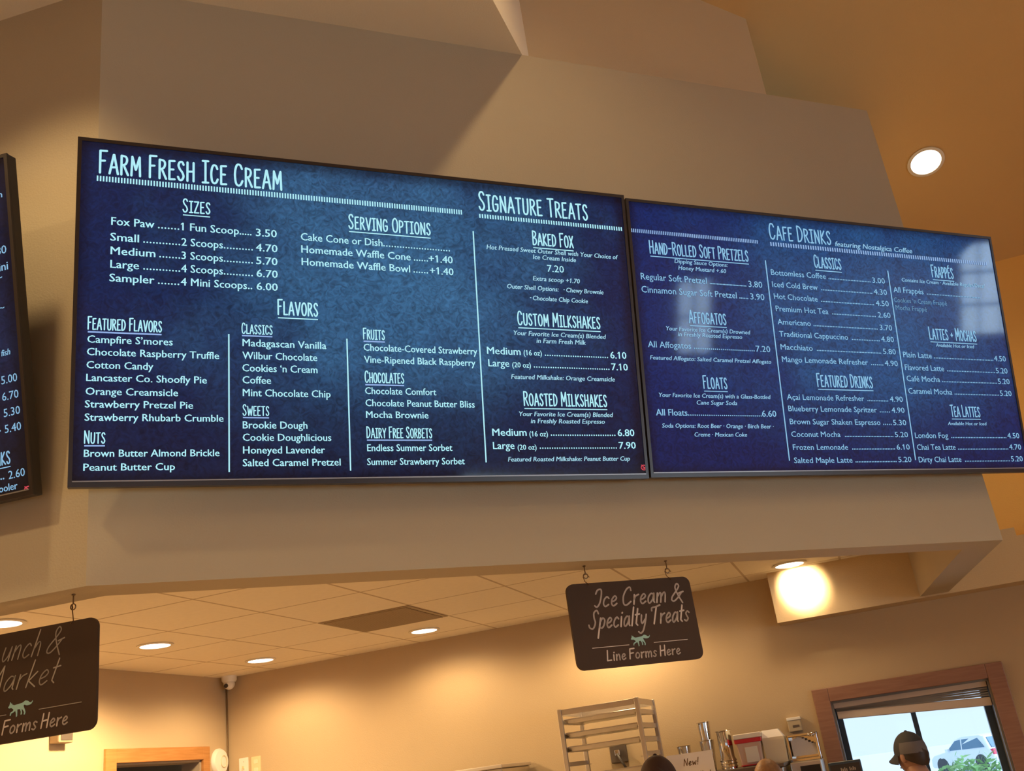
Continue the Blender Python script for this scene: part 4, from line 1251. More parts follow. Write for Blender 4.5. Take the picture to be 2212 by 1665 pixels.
hanging_sign('dark hanging board reading Lunch and Market, cut by the left edge', (tr.x - ex[0] * W2, tr.y - ex[1] * W2, tr.z), ex, W2, H2, [
    ('lettering', 'Lunch &', 0.150, 0.396, 0.238, 0.074, 0.0021, 0.34, 'chalk_dim'),
    ('lettering', 'Market', 0.135, 0.384, 0.150, 0.074, 0.0021, 0.34, 'chalk_dim'),
    ('lettering', 'Line Forms Here', 0.112, 0.428, 0.026, 0.040, 0.0023, 0.16, 'chalk'),
    ('line_rule', '', 0.070, 0.218, 0.080, 0, 0.002, 0, 'chalk_dim'),
    ('line_rule', '', 0.330, 0.474, 0.080, 0, 0.002, 0, 'chalk_dim'),
    ('fox_emblem', '', 0.224, 0.308, 0.070, 0, 0, 0, 'mint')], (0.090, 0.430), 'chalk')

# ------------------------------------------------------------------ small fittings
p = Vector((-0.1769, 3.3062, EYE + 1.7744))
t = thing('wall_anchor', 'tiny dark screw in the angled wall between the left and middle screens', 'screw', p, math.atan2(LD.y, LD.x))
MB().lathe([(0.0055, 0.0), (0.006, 0.003), (0.003, 0.006)], 12, axis='y').xf(Matrix.Rotation(PI, 4, 'X') if False else Matrix.Identity(4)).build('screw_head', M['hook'], t)
t.rotation_euler = (0, 0, math.atan2(LD.y, LD.x) + PI)

t = thing('ceiling_vent', 'darker perforated vent panel in the kitchen ceiling left of a lamp', 'vent', K(-2.925, 5.793, ZC), TH)
MB().box(0.004, 0.581, -0.581, -0.004, -0.004, 0.0).build('frame', M['grille'], t)
f = MB()
for k in range(28):
    y = -0.56 + k * 0.0195
    f.box(0.03, 0.555, y, y + 0.011, -0.008, -0.004)
f.build('grille', M['grille'], t)

t = thing('security_camera', 'small white dome camera at the top corner of the two kitchen walls', 'camera', K(-4.45, 6.57, ZC), TH)
MB().lathe([(0.0, 0.0), (0.055, 0.0), (0.055, -0.03), (0.045, -0.045)], 24, caps=False).build('base', M['white'], t, smooth=True)
MB().ball((0, 0, -0.055), 0.042, 0.042, 0.042).build('ball', M['white'], t, smooth=True)
MB().lathe([(0.015, 0.0), (0.015, 0.012), (0.001, 0.013)], 16, axis='y').xf(Matrix.Translation((0.0, -0.036, -0.068)) @ Matrix.Rotation(R(25), 4, 'X') @ Matrix.Rotation(PI, 4, 'Z')).build('lens', M['black'], t)
t = thing('wall_cable', 'thin cable running down the kitchen corner below the dome camera', 'cable', K(-4.522, 6.640, 0.9), 0)
MB().tube([(0, 0, 0), (0.002, 0, 0.5), (-0.002, 0, 1.0), (0.001, 0, 1.4), (0.0, 0.0, 1.72)], 0.005, 6).build('cable', M['hook'], t, smooth=True)

t = thing('wall_alarm', 'round white alarm disc on the wall right of the oak door frame', 'alarm', K(-4.532, 6.535, EYE + 0.41), TH + PI / 2)
MB().lathe([(0.092, 0.0), (0.092, 0.012), (0.080, 0.028), (0.001, 0.034)], 32, axis='y').xf(Matrix.Rotation(PI, 4, 'Z') @ Matrix.Identity(4)).build('disc', M['white'], t, smooth=True)
MB().tube([(0.036 * math.cos(2 * PI * k / 24) + 0.018, -0.034, 0.036 * math.sin(2 * PI * k / 24) * 1.1) for k in range(24)], 0.0025, 6, closed=True).build('ring', M['ivory'], t)

def wall_plate(label, s, z, w, h, m, kind, cat):
    t = thing(kind, label, cat, K(s, 6.65, EYE + z), TH)
    MB().slab_y([(x - w / 2, q - h / 2) for x, q in rounded(w, h, 0.006)], -0.008, 0.0).build('cover_plate', M[m], t)
    return t
t = wall_plate('white switch plate on the kitchen wall, left of the yellowed one', -4.395, 0.355, 0.075, 0.125, 'white', 'light_switch', 'switch')
MB().box(-0.005, 0.005, -0.020, -0.008, -0.014, 0.006).build('toggle', M['ivory'], t)
MB().lathe([(0.003, 0), (0.003, 0.0015)], 8, (0, -0.008, 0.035), axis='y').build('screw', M['hook'], t)
t = wall_plate('yellowed outlet plate on the kitchen wall, right of the white switch', -4.292, 0.352, 0.075, 0.125, 'ivory', 'wall_outlet', 'outlet')
for q in (-0.028, 0.028):
    MB().slab_y([(x - 0.016, zz - 0.014 + q) for x, zz in rounded(0.032, 0.028, 0.008)], -0.0105, -0.008).build('socket', M['carton'], t)
t = thing('wall_speaker', 'small grey wall speaker half hidden under the lunch sign', 'speaker', K(-4.532, 4.95, EYE + 0.60), TH + PI / 2)
MB().box(-0.06, 0.06, -0.07, 0.0, -0.05, 0.05).build('housing', M['grille'], t, bevel=0.008)
MB().box(-0.045, 0.045, -0.074, -0.07, -0.036, 0.036).build('mesh_front', M['dark_steel'], t)
t = thing('thermostat', 'small white thermostat on the wall left of the brown window frame', 'thermostat', K(-0.497, 6.65, EYE + 0.108), TH)
MB().box(-0.040, 0.040, -0.028, 0.0, -0.045, 0.036).build('body', M['paint'], t, bevel=0.004)
MB().box(-0.042, 0.042, -0.031, 0.0, 0.020, 0.038).build('cover', M['white'], t, bevel=0.003)
MB().box(-0.012, 0.028, -0.030, -0.028, -0.020, -0.008).build('display', M['dark_steel'], t)
t = thing('wall_outlet', 'steel outlet box with a plugged-in cord on the wall behind the tray rack', 'outlet', K(-1.617, 6.65, EYE + 0.084), TH)
MB().box(-0.055, 0.055, -0.02, 0.0, -0.055, 0.055).build('cover_plate', M['dark_steel'], t, bevel=0.004)
MB().box(-0.018, 0.016, -0.052, -0.02, -0.014, 0.022).build('plug', M['chrome'], t, bevel=0.005)
MB().tube([(0.0, -0.050, -0.004), (0.016, -0.070, -0.030), (0.045, -0.075, -0.085), (0.085, -0.07, -0.16), (0.10, -0.06, -0.4), (0.10, -0.05, -0.72)], 0.008, 8).build('cord', M['black'], t, smooth=True)

# ------------------------------------------------------------------ kitchen equipment
RS, RH, RW, RDp, RT = -1.766, 5.95, 0.470, 0.45, EYE + 0.362
t = thing('tray_rack', 'tall aluminium tray rack with open shelves standing against the kitchen wall', 'rack', K(RS + RW / 2, RH + RDp / 2, 0), TH)
a, d = RW / 2, RDp / 2
for sx in (-1, 1):
    for sy in (-1, 1):
        MB().box(sx * a - 0.0125, sx * a + 0.0125, sy * d - 0.0125, sy * d + 0.0125, 0.12, RT).build('post', M['alu'], t, bevel=0.002)
        MB().lathe([(0.045, -0.014), (0.05, -0.010), (0.05, 0.010), (0.045, 0.014)], 18, (sx * a, sy * d, 0.05), axis='x').build('caster', M['rubber'], t)
        MB().box(sx * a - 0.012, sx * a + 0.012, sy * d - 0.02, sy * d + 0.02, 0.05, 0.125).build('caster_fork', M['alu'], t)
for sy in (-1, 1):
    MB().box(-a + 0.0125, a - 0.0125, sy * d - 0.006, sy * d + 0.006, RT - 0.036, RT - 0.003).build('top_bar', M['alu'], t, bevel=0.002)
    MB().box(-a + 0.0125, a - 0.0125, sy * d - 0.006, sy * d + 0.006, 0.2, 0.235).build('bottom_bar', M['alu'], t)
for sx in (-1, 1):
    MB().box(sx * a - 0.006, sx * a + 0.006, -d + 0.0125, d - 0.0125, RT - 0.036, RT - 0.003).build('side_bar', M['alu'], t)
SL = [RT - 0.085 - 0.0775 * k for k in range(20)]
for z in SL:
    for sx in (-1, 1):
        MB().box(min(sx * a, sx * (a - 0.03)), max(sx * a, sx * (a - 0.03)), -d + 0.0125, d - 0.0125, z - 0.003, z).box(min(sx * a, sx * (a - .003)), max(sx * a, sx * (a - .003)), -d + 0.0125, d - 0.0125, z, z + 0.022).build('tray_runner', M['alu'], t)
def make_pan(label):
    o = thing('sheet_pan', label, 'tray', K(0, 0), TH, 'sheet pans in the tray rack')
    w_, dp, h = a - 0.014, d - 0.02, 0.024
    f = MB()
    i, j = w_ - 0.014, dp - 0.014
    vs = [(-w_, -dp, h), (w_, -dp, h), (w_, dp, h), (-w_, dp, h), (-i, -j, 0), (i, -j, 0), (i, j, 0), (-i, j, 0)]
    vs += [(x * 0.995, y * 0.995, z + 0.0012) for x, y, z in vs]
    fs = [(7, 6, 5, 4), (12, 13, 14, 15)]
    for q in range(4):
        r = (q + 1) % 4
        fs += [(q, 4 + q, 4 + r, r), (8 + q, 8 + r, 12 + r, 12 + q), (q, r, 8 + r, 8 + q)]
    f.add(vs, fs).build('tray', M['steel'], o)
    MB().tube([(-w_, -dp, h), (w_, -dp, h), (w_, dp, h), (-w_, dp, h)], 0.004, 6, closed=True).build('rolled_rim', M['alu'], o)
    return o
pan0 = make_pan('uppermost sheet pan in the aluminium tray rack')
def place_pan(first, z, label):
    if first:
        r = pan0
    else:
        r = pan0.copy()
        COL.objects.link(r)
        for ch in list(pan0.children):
            c = ch.copy()
            COL.objects.link(c)
            c.parent = r
    r['label'] = label
    q = K(RS + a, RH + d, z)
    r.location = q
for k, (i, lab) in enumerate(((0, 'uppermost sheet pan in the aluminium tray rack'), (1, 'second sheet pan from the top of the aluminium tray rack'), (2, 'third sheet pan down in the aluminium tray rack'), (4, 'lowest sheet pan in view in the aluminium tray rack'))):
    place_pan(k == 0, SL[i] + 0.0005, lab)

t = thing('steel_cooler', 'stainless steel cooler just left of the tray rack, only its top edge in view', 'cooler', K(-2.52, 6.36, 0), TH)
MB().box(-0.62, 0.30, -0.27, 0.26, 0.1, 1.74).build('cabinet', M['steel'], t, bevel=0.006)
MB().box(-0.63, 0.31, -0.29, 0.27, 1.74, 1.762).build('top_panel', M['alu'], t, bevel=0.004)
MB().box(-0.60, 0.28, -0.30, -0.27, 0.14, 1.66).build('door', M['dark_steel'], t, bevel=0.006)
hd = MB().tube([(0.22, -0.30, 0.8), (0.22, -0.34, 0.82), (0.22, -0.34, 1.28), (0.22, -0.30, 1.3)], 0.01, 8).build('handle', M['chrome'], t)
for sx in (-0.55, 0.23):
    MB().box(sx - 0.03, sx + 0.03, -0.22, 0.22, 0.0, 0.1).build('foot', M['dark_steel'], t)

TOP = EYE - 0.092
t = thing('back_refrigerator', 'steel refrigerator whose dark top carries the metal cups and tubs', 'refrigerator', K(-0.90, 6.32, 0), TH)
MB().box(-0.34, 0.335, -0.27, 0.30, 0.1, TOP - 0.02).build('cabinet', M['steel'], t, bevel=0.006)
MB().box(-0.35, 0.345, -0.28, 0.31, TOP - 0.02, TOP).build('top_panel', M['dark_steel'], t, bevel=0.003)
for x0, x1 in ((-0.33, 0.015), (0.025, 0.325)):
    dd = MB().box(x0, x1, -0.30, -0.27, 0.14, TOP - 0.06).build('door', M['steel'], t, bevel=0.005)
    MB().box((x0 + x1) / 2 - 0.06, (x0 + x1) / 2 + 0.06, -0.315, -0.30, 0.9, 0.93).build('handle', M['dark_steel'], dd)
for sx in (-0.28, 0.32):
    MB().box(sx - 0.03, sx + 0.03, -0.22, 0.22, 0.0, 0.1).build('foot', M['dark_steel'], t)
t = thing('ice_bin', 'brushed steel machine under the chrome napkin dispenser beside the window', 'machine', K(-0.455, 6.45, 0), TH)
MB().box(-0.088, 0.085, -0.18, 0.17, 0.0, TOP - 0.012).build('cabinet', M['alu'], t, bevel=0.005)
MB().box(-0.035, 0.075, -0.184, -0.18, TOP - 0.075, TOP - 0.035).build('slot', M['black'], t)

def cup(name, label, cat, s, h, z, prof, m, group=None, beads=()):
    t = thing(name, label, cat, K(s, h, z), TH, group)
    MB().lathe(prof, 28, caps=True).build('body', M[m], t, smooth=True)
    r, hh = prof[-1]
    MB().tube([(r * math.cos(2 * PI * k / 28), r * math.sin(2 * PI * k / 28), hh) for k in range(28)], 0.003, 6, closed=True).build('rim', M[m], t, smooth=True)
    for q in beads:
        rr = prof[0][0] + 0.001
        MB().tube([(rr * math.cos(2 * PI * k / 28), rr * math.sin(2 * PI * k / 28), q) for k in range(28)], 0.004, 6, closed=True).build('bead_ring', M[m], t, smooth=True)
    return t
G_ = 'polished steel cups by the kitchen wall'
cup('mixing_cup', 'short shiny metal cup behind the left end of the paper note', 'cup', -1.150, 6.38, TOP, [(0.028, 0.0), (0.032, 0.03), (0.041, 0.160)], 'chrome', G_)
cup('mixing_cup', 'lower metal cup of the two stacked cups behind the paper note', 'cup', -1.005, 6.36, TOP, [(0.031, 0.0), (0.034, 0.03), (0.044, 0.172)], 'chrome', G_)
t2 = cup('mixing_cup', 'upper metal cup nested in the stack, tallest thing behind the paper note', 'cup', -1.005, 6.36, TOP + 0.118, [(0.028, 0.0), (0.031, 0.03), (0.038, 0.158)], 'chrome', G_)
cup('steel_canister', 'tall narrow metal canister between the paper note and the red lidded tub', 'canister', -0.892, 6.33, TOP, [(0.046, 0.0), (0.046, 0.055), (0.041, 0.065), (0.042, 0.205), (0.046, 0.212)], 'chrome', None, (0.012, 0.03, 0.048))

t = thing('plastic_tub', 'translucent square tub with a white lid and red band', 'tub', K(-0.752, 6.33, TOP), TH)
MB().add([(x * k, y * k, z) for k, z in ((0.85, 0.0), (1.0, 0.135)) for x, y in ((-0.072, -0.072), (0.072, -0.072), (0.072, 0.072), (-0.072, 0.072))],
         [(3, 2, 1, 0), (4, 5, 6, 7), (0, 1, 5, 4), (1, 2, 6, 5), (2, 3, 7, 6), (3, 0, 4, 7)]).build('tub_body', M['tub'], t, bevel=0.008)
MB().box(-0.078, 0.078, -0.078, 0.078, 0.128, 0.152).build('red_band', M['red'], t, bevel=0.004)
MB().box(-0.080, 0.080, -0.080, 0.080, 0.152, 0.180).build('lid', M['white'], t, bevel=0.004)
MB().box(-0.064, 0.064, -0.064, 0.064, 0.004, 0.010).xf(Matrix.Translation((0, -0.004, 0))).build('foot_band', M['red'], t)
MB().box(-0.025, 0.048, -0.0735, -0.062, 0.022, 0.105).build('label', M['white'], t)
t = thing('paper_carton', 'cream folded paper carton between the red lidded tub and the napkin dispenser', 'carton', K(-0.611, 6.35, TOP), TH)
MB().add([(x * k, y * k, z) for k, z in ((0.92, 0.0), (1.0, 0.125), (0.99, 0.140)) for x, y in ((-0.062, -0.06), (0.062, -0.06), (0.062, 0.06), (-0.062, 0.06))],
         [(3, 2, 1, 0), (8, 9, 10, 11)] + [(k + q, k + (q + 1) % 4, k + 4 + (q + 1) % 4, k + 4 + q) for k in (0, 4) for q in range(4)]).build('box_body', M['carton'], t)
MB().add([(-0.061, -0.059, 0.140), (0.061, -0.059, 0.140), (0.061, 0.059, 0.140), (-0.061, 0.059, 0.140), (-0.058, -0.03, 0.182), (0.036, -0.03, 0.182), (0.036, 0.03, 0.182), (-0.058, 0.03, 0.182)],
         [(3, 2, 1, 0), (4, 5, 6, 7), (0, 1, 5, 4), (1, 2, 6, 5), (2, 3, 7, 6), (3, 0, 4, 7)]).build('folded_top', M['paper'], t)
t = thing('napkin_dispenser', 'square chrome napkin dispenser left of the brown window frame', 'dispenser', K(-0.455, 6.42, TOP - 0.012), TH)
f = MB()
wq, hq = 0.088, 0.150
for bx in ((-wq, wq, -0.07, 0.07, 0, 0.018), (-wq, wq, -0.07, 0.07, hq - 0.016, hq), (-wq, -wq + 0.014, -0.07, 0.07, 0, hq), (wq - 0.014, wq, -0.07, 0.07, 0, hq), (-wq, wq, 0.06, 0.07, 0, hq)):
    f.box(*bx)
f.build('case', M['chrome'], t, bevel=0.004)
f = MB()
for k in range(9):
    x = -0.066 + k * 0.0165
    z = 0.060 + 0.022 * math.sin(k * 0.55 + 0.4)
    f.add([(x, -0.060, 0.030), (x + 0.0165, -0.060, 0.030), (x + 0.0165, -0.052, z + 0.05), (x, -0.052, z + 0.05), (x, 0.04, 0.030), (x + 0.0165, 0.04, 0.030), (x + 0.0165, 0.04, z + 0.05), (x, 0.04, z + 0.05)],
          [(0, 1, 2, 3), (7, 6, 5, 4), (0, 4, 5, 1), (1, 5, 6, 2), (2, 6, 7, 3), (3, 7, 4, 0)])
f.build('napkins', M['paper'], t)
MB().ball((0.058, -0.074, hq - 0.012), 0.022, 0.010, 0.012).build('latch', M['chrome'], t, smooth=True)
t = thing('paper_note', 'white paper note with handwritten New taped to the refrigerator top edge', 'note', K(-1.062, 6.012, EYE - 0.19), TH)
MB().box(-0.132, 0.132, 0.0, 0.0015, 0.0, 0.215).build('sheet', M['paper'], t)
b = MB()
stroke_text(b, 'New!', -0.040, 0.044, 0.150, 0.036, HAND, 0.0022, shear=0.2)
b.v = [(x, -0.0008, y) for x, y, _ in b.v]
b.build('handwriting', M['hook'], t)
b = MB()
stroke_text(b, 'Rolled', -0.005, 0.100, 0.078, 0.034, HAND, 0.0022, shear=0.2)
b.v = [(x, -0.0008, y) for x, y, _ in b.v]
b.build('handwriting', M['hook'], t)

t = thing('pickup_counter', 'low counter in front of the window carrying the dark order display', 'counter', K(-0.215, 5.6, 0), TH)
MB().box(-0.11, 0.11, -0.22, 0.22, 0.0, 0.90).build('cabinet', M['casing_wood'], t)
MB().box(-0.12, 0.12, -0.23, 0.23, 0.90, 0.94).build('worktop', M['grille'], t, bevel=0.004)
t = thing('order_display', 'dark order display standing before the lower left corner of the window', 'display', K(-0.222, 5.6, 0.94), TH)
MB().box(-0.075, 0.075, -0.05, 0.05, 0.0, 0.02).box(-0.02, 0.02, -0.01, 0.03, 0.02, 0.42).build('stand', M['black'], t)
MB().box(-0.078, 0.080, -0.03, 0.02, 0.40, 0.594).build('housing', M['sash'], t, bevel=0.004)
MB().box(-0.070, 0.072, -0.0315, -0.03, 0.408, 0.582).build('glass', M['black'], t)
b = MB()
for x0, x1 in ((-0.022, 0.012), (0.020, 0.052)):
    for q in range(4):
        xx = x0 + (x1 - x0) * q / 4
        b.box(xx, xx + 0.0055, -0.0322, -0.0315, 0.548, 0.548 + (0.012 if q % 2 else 0.017))
b.build('lettering', M['chalk_dim'], t)

# ------------------------------------------------------------------ people
def skin_chain(mb_v, mb_e, mb_r, pts, start=None):
    """append a chain of (x, y, z, r); start joins it to an existing vertex; returns index of the last"""
    prev = start
    for x, y, z, r in pts:
        mb_v.append((x, y, z))
        mb_r.append(r)
        k = len(mb_v) - 1
        if prev is not None:
            mb_e.append((prev, k))
        prev = k
    return prev
def grow(name, V_, E_, R_, m, parent, sub=2, extra=None):
    me = bpy.data.meshes.new(name)
    me.from_pydata(V_, E_, [])
    ob = bpy.data.objects.new(name, me)
    COL.objects.link(ob)
    sk = ob.modifiers.new('skin', 'SKIN')
    for v, r in zip(me.skin_vertices[0].data, R_):
        v.radius = r if isinstance(r, tuple) else (r, r)
    me.skin_vertices[0].data[0].use_root = True
    sk.use_smooth_shade = True
    sb = ob.modifiers.new('sub', 'SUBSURF')
    sb.levels = sub
    sb.render_levels = sub
    dg = bpy.context.evaluated_depsgraph_get()
    new = bpy.data.meshes.new_from_object(ob.evaluated_get(dg))
    bpy.data.objects.remove(ob)
    vs = [tuple(v.co) for v in new.vertices]
    fs = [tuple(p.vertices) for p in new.polygons]
    bpy.data.meshes.remove(new)
    b = MB().add(vs, fs)
    if extra:
        for v, f in extra:
            b.add(v, f)
    return b.build(name, m, parent, smooth=True)
def head_shape(cz, sc=1.0):
    """skull, jaw, nose, ears, brow; faces -y, centred on x = 0"""
    b = MB()
    nu, nv = 28, 20
    vs, fs = [], []
    for j in range(nv + 1):
        t = PI * (j / nv - 0.5)
        z = math.sin(t)
        q = math.cos(t)
        for i in range(nu):
            a = 2 * PI * i / nu
            x, y = q * math.cos(a), q * math.sin(a)
            low = max(0.0, -z)
            wx = 0.074 * (1 - 0.34 * low ** 1.5)
            wy = 0.094 * (1 - (0.10 if y < 0 else 0.30) * low)
            px, py, pz = x * wx, y * wy - 0.012 * low, z * 0.115
            if y < -0.75 and -0.3 < z < 0.12:            # nose ridge
                py -= 0.016 * max(0, 1 - abs(x) / 0.22) * (0.5 + (0.12 - z))
            if y < -0.6 and 0.10 < z < 0.24 and 0.2 < abs(x) < 0.55:   # eye sockets
                py += 0.006
            vs.append((px * sc, py * sc, cz + pz * sc))
    for j in range(nv):
        for i in range(nu):
            k = (i + 1) % nu
            fs.append((j * nu + i, j * nu + k, (j + 1) * nu + k, (j + 1) * nu + i))
    out = [(vs, fs)]
    for sx in (-1, 1):
        e = MB().ball((sx * 0.076 * sc, 0.012 * sc, cz - 0.005 * sc), 0.010 * sc, 0.018 * sc, 0.032 * sc, 12, 8)
        out.append((e.v, e.f))
    e = MB().tube([(-0.022 * sc, -0.086 * sc, cz - 0.062 * sc), (0, -0.092 * sc, cz - 0.064 * sc), (0.022 * sc, -0.086 * sc, cz - 0.062 * sc)], [0.003, 0.006, 0.003], 8)
    out.append((e.v, e.f))
    return out
def person(label, pos, face, height, shirt, hair, cap=None, panel=None, arms=0):
    """standing figure; local front is -y"""
    t = thing('person', label, 'person', (pos.x, pos.y, 0), face)
    s = height / 1.72
    hz = height - 0.115 * s - 0.01
    V_, E_, R_ = [], [], []
    pel = skin_chain(V_, E_, R_, [(0, 0, 0.95 * s, (0.15 * s, 0.11 * s))])
    sp = skin_chain(V_, E_, R_, [(0, 0.01, 1.10 * s, (0.135 * s, 0.10 * s)), (0, 0.015, 1.26 * s, (0.155 * s, 0.11 * s)), (0, 0.02, 1.38 * s, (0.13 * s, 0.085 * s))], pel)
    nk = skin_chain(V_, E_, R_, [(0, 0.022, 1.455 * s, 0.062 * s), (0, 0.012, 1.53 * s, 0.055 * s), (0, 0.0, hz - 0.03 * s, 0.056 * s)], sp)
    for sx in (-1, 1):
        k = skin_chain(V_, E_, R_, [(sx * 0.17 * s, 0.02, 1.385 * s, 0.058 * s), (sx * 0.215 * s, 0.02, 1.24 * s, 0.048 * s), (sx * 0.235 * s, 0.01, 1.09 * s, 0.040 * s),
                                    (sx * 0.20 * s, -0.12, 1.02 * s, 0.036 * s), (sx * 0.15 * s, -0.24, 1.00 * s, 0.026 * s), (sx * 0.14 * s, -0.28, 0.995 * s, (0.034 * s, 0.018 * s)), (sx * 0.135 * s, -0.325, 0.985 * s, (0.038 * s, 0.014 * s))], sp)
        for q, (dx, ln) in enumerate(((-0.027, 0.070), (-0.009, 0.082), (0.009, 0.076), (0.027, 0.058))):
            bx = sx * 0.135 * s + dx * s
            skin_chain(V_, E_, R_, [(bx, -0.345, 0.984 * s, 0.009 * s), (bx * 1.01, -0.345 - ln * 0.5 * s, 0.974 * s, 0.0085 * s), (bx * 1.0, -0.345 - ln * 0.9 * s, 0.950 * s, 0.007 * s)], k)
        skin_chain(V_, E_, R_, [(sx * (0.135 - 0.045) * s, -0.300, 0.980 * s, 0.011 * s), (sx * (0.135 - 0.062) * s, -0.335, 0.965 * s, 0.009 * s)], k - 1)
        skin_chain(V_, E_, R_, [(sx * 0.095 * s, 0, 0.86 * s, 0.088 * s), (sx * 0.10 * s, -0.01, 0.50 * s, 0.058 * s), (sx * 0.10 * s, 0.02, 0.30 * s, 0.054 * s), (sx * 0.10 * s, 0.03, 0.09 * s, 0.038 * s), (sx * 0.105 * s, -0.06, 0.045 * s, 0.036 * s), (sx * 0.11 * s, -0.15, 0.035 * s, 0.028 * s)], pel)
    body = grow('body', V_, E_, R_, M['skin'], t, 2, head_shape(hz, s))
    for sx in (-1, 1):
        MB().ball((sx * 0.030 * s, -0.078 * s, hz + 0.018 * s), 0.012 * s, 0.010 * s, 0.009 * s, 12, 8).build('eye', M['eye'], t, smooth=True)
    # clothes
    V_, E_, R_ = [], [], []
    a = skin_chain(V_, E_, R_, [(0, 0.0, 0.90 * s, (0.170 * s, 0.130 * s)), (0, 0.01, 1.10 * s, (0.155 * s, 0.118 * s)), (0, 0.015, 1.26 * s, (0.172 * s, 0.126 * s)), (0, 0.02, 1.385 * s, (0.145 * s, 0.100 * s))])
    skin_chain(V_, E_, R_, [(0, 0.024, 1.470 * s, 0.072 * s), (0, 0.022, 1.497 * s, 0.068 * s)], a)
    for sx in (-1, 1):
        skin_chain(V_, E_, R_, [(sx * 0.172 * s, 0.02, 1.385 * s, 0.072 * s), (sx * 0.216 * s, 0.02, 1.25 * s, 0.062 * s), (sx * 0.228 * s, 0.015, 1.15 * s, 0.058 * s)], a)
    grow('shirt', V_, E_, R_, M[shirt], t)
    V_, E_, R_ = [], [], []
    pl = skin_chain(V_, E_, R_, [(0, 0, 0.96 * s, (0.160 * s, 0.120 * s))])
    for sx in (-1, 1):
        skin_chain(V_, E_, R_, [(sx * 0.098 * s, 0, 0.84 * s, 0.100 * s), (sx * 0.102 * s, -0.005, 0.50 * s, 0.076 * s), (sx * 0.10 * s, 0.02, 0.10 * s, 0.066 * s)], pl)
    grow('trousers', V_, E_, R_, M['trousers'], t)
    for sx in (-1, 1):
        MB().ball((sx * 0.106 * s, -0.055, 0.045), 0.048, 0.135, 0.046, 16, 10).build('shoe', M['black'], t, smooth=True)
    # hair: a shell over the back and top of the skull
    b = MB()
    n, k = 26, 14
    vs, fs = [], []
    for j in range(k + 1):
        th = 0.02 + (PI * 0.66) * j / k
        for i in range(n):
            ph_ = 2 * PI * i / n
            back = 0.5 + 0.5 * math.sin(ph_)
            tt = th * (0.52 + 0.48 * back)
            r_ = 1.07 + 0.015 * math.sin(9 * ph_ + 3 * j)
            vs.append((0.076 * s * r_ * math.sin(tt) * math.cos(ph_), 0.098 * s * r_ * math.sin(tt) * math.sin(ph_) + 0.004, hz + 0.116 * s * r_ * math.cos(tt)))
    for j in range(k):
        for i in range(n):
            q = (i + 1) % n
            fs.append((j * n + i, (j + 1) * n + i, (j + 1) * n + q, j * n + q))
    b.add(vs, fs)
    b.build('hair', M[hair], t, smooth=True)
    if cap:
        vs, fs = [], []
        k = 12
        for j in range(k + 1):
            th = 0.015 + (PI * 0.53) * j / k
            for i in range(n):
                ph_ = 2 * PI * i / n
                vs.append((0.083 * s * math.sin(th) * math.cos(ph_), 0.102 * s * math.sin(th) * math.sin(ph_) + 0.002, hz + 0.015 * s + 0.113 * s * math.cos(th)))
        for j in range(k):
            for i in range(n):
                q = (i + 1) % n
                fs.append((j * n + i, (j + 1) * n + i, (j + 1) * n + q, j * n + q))
        c = MB().add(vs, fs).build('cap', M[cap], t, smooth=True)
        MB().ball((0, 0.002, hz + 0.128 * s), 0.009 * s, 0.009 * s, 0.006 * s, 12, 6).build('button', M[cap], c, smooth=True)
        vs, fs = [], []
        for lay, dz in ((0, 0.0), (1, -0.005)):
            for j in range(7):
                for i in range(15):
                    ang = PI * (1.06 + 0.88 * i / 14)
                    k_ = 1 + 0.72 * (j / 6) * max(0.0, math.sin((ang - PI))) ** 0.6
                    vs.append((0.082 * s * math.cos(ang) * (1 + 0.05 * j / 6), 0.100 * s * math.sin(ang) * k_, hz + (0.012 - 0.030 * j / 6 - 0.022 * (abs(math.cos(ang)) ** 2) * j / 6) * s + dz))
        for lay in (0, 1):
            for j in range(6):
                for i in range(14):
                    p0 = lay * 105 + j * 15 + i
                    fs.append((p0, p0 + 1, p0 + 16, p0 + 15))
        MB().add(vs, fs).build('visor', M[cap], c, smooth=True)
        if panel:
            vs, fs = [], []
            for j in range(5):
                th = PI * (0.34 + 0.175 * j / 4)
                for i in range(11):
                    ph_ = PI * (0.02 + 0.62 * i / 10)
                    vs.append((0.0865 * s * math.sin(th) * math.cos(ph_), 0.1055 * s * math.sin(th) * math.sin(ph_) + 0.002, hz + 0.015 * s + 0.1150 * s * math.cos(th)))
            for j in range(4):
                for i in range(10):
                    p0 = j * 11 + i
                    fs.append((p0, p0 + 11, p0 + 12, p0 + 1))
            MB().add(vs, fs).build('cap_panel', M[panel], c, smooth=True)
    return t
# facing left along the window wall, bill to the left of the picture
P1 = K(0.110, 6.12)
person('person in a grey baseball cap and dark shirt facing left before the bright window', P1, TH - PI / 2 - R(48), EYE - 0.022, 'shirt', 'hair_dark', 'cap_grey', 'cap_panel')
P2 = Vector((2.16, 3.90, 0))
person('person in a dark brown cap, only the crown showing, below the paper note', P2, TH + R(190), EYE + 0.026, 'apron', 'hair_dark', 'cap_dark')
P3 = Vector((3.31, 4.75, 0)) - E2 * 0.06 - E1 * 0.02
person('person with highlighted brown hair below the cream carton, only the top of the head showing', P3, TH - R(20), EYE - 0.055, 'apron', 'hair_blond')

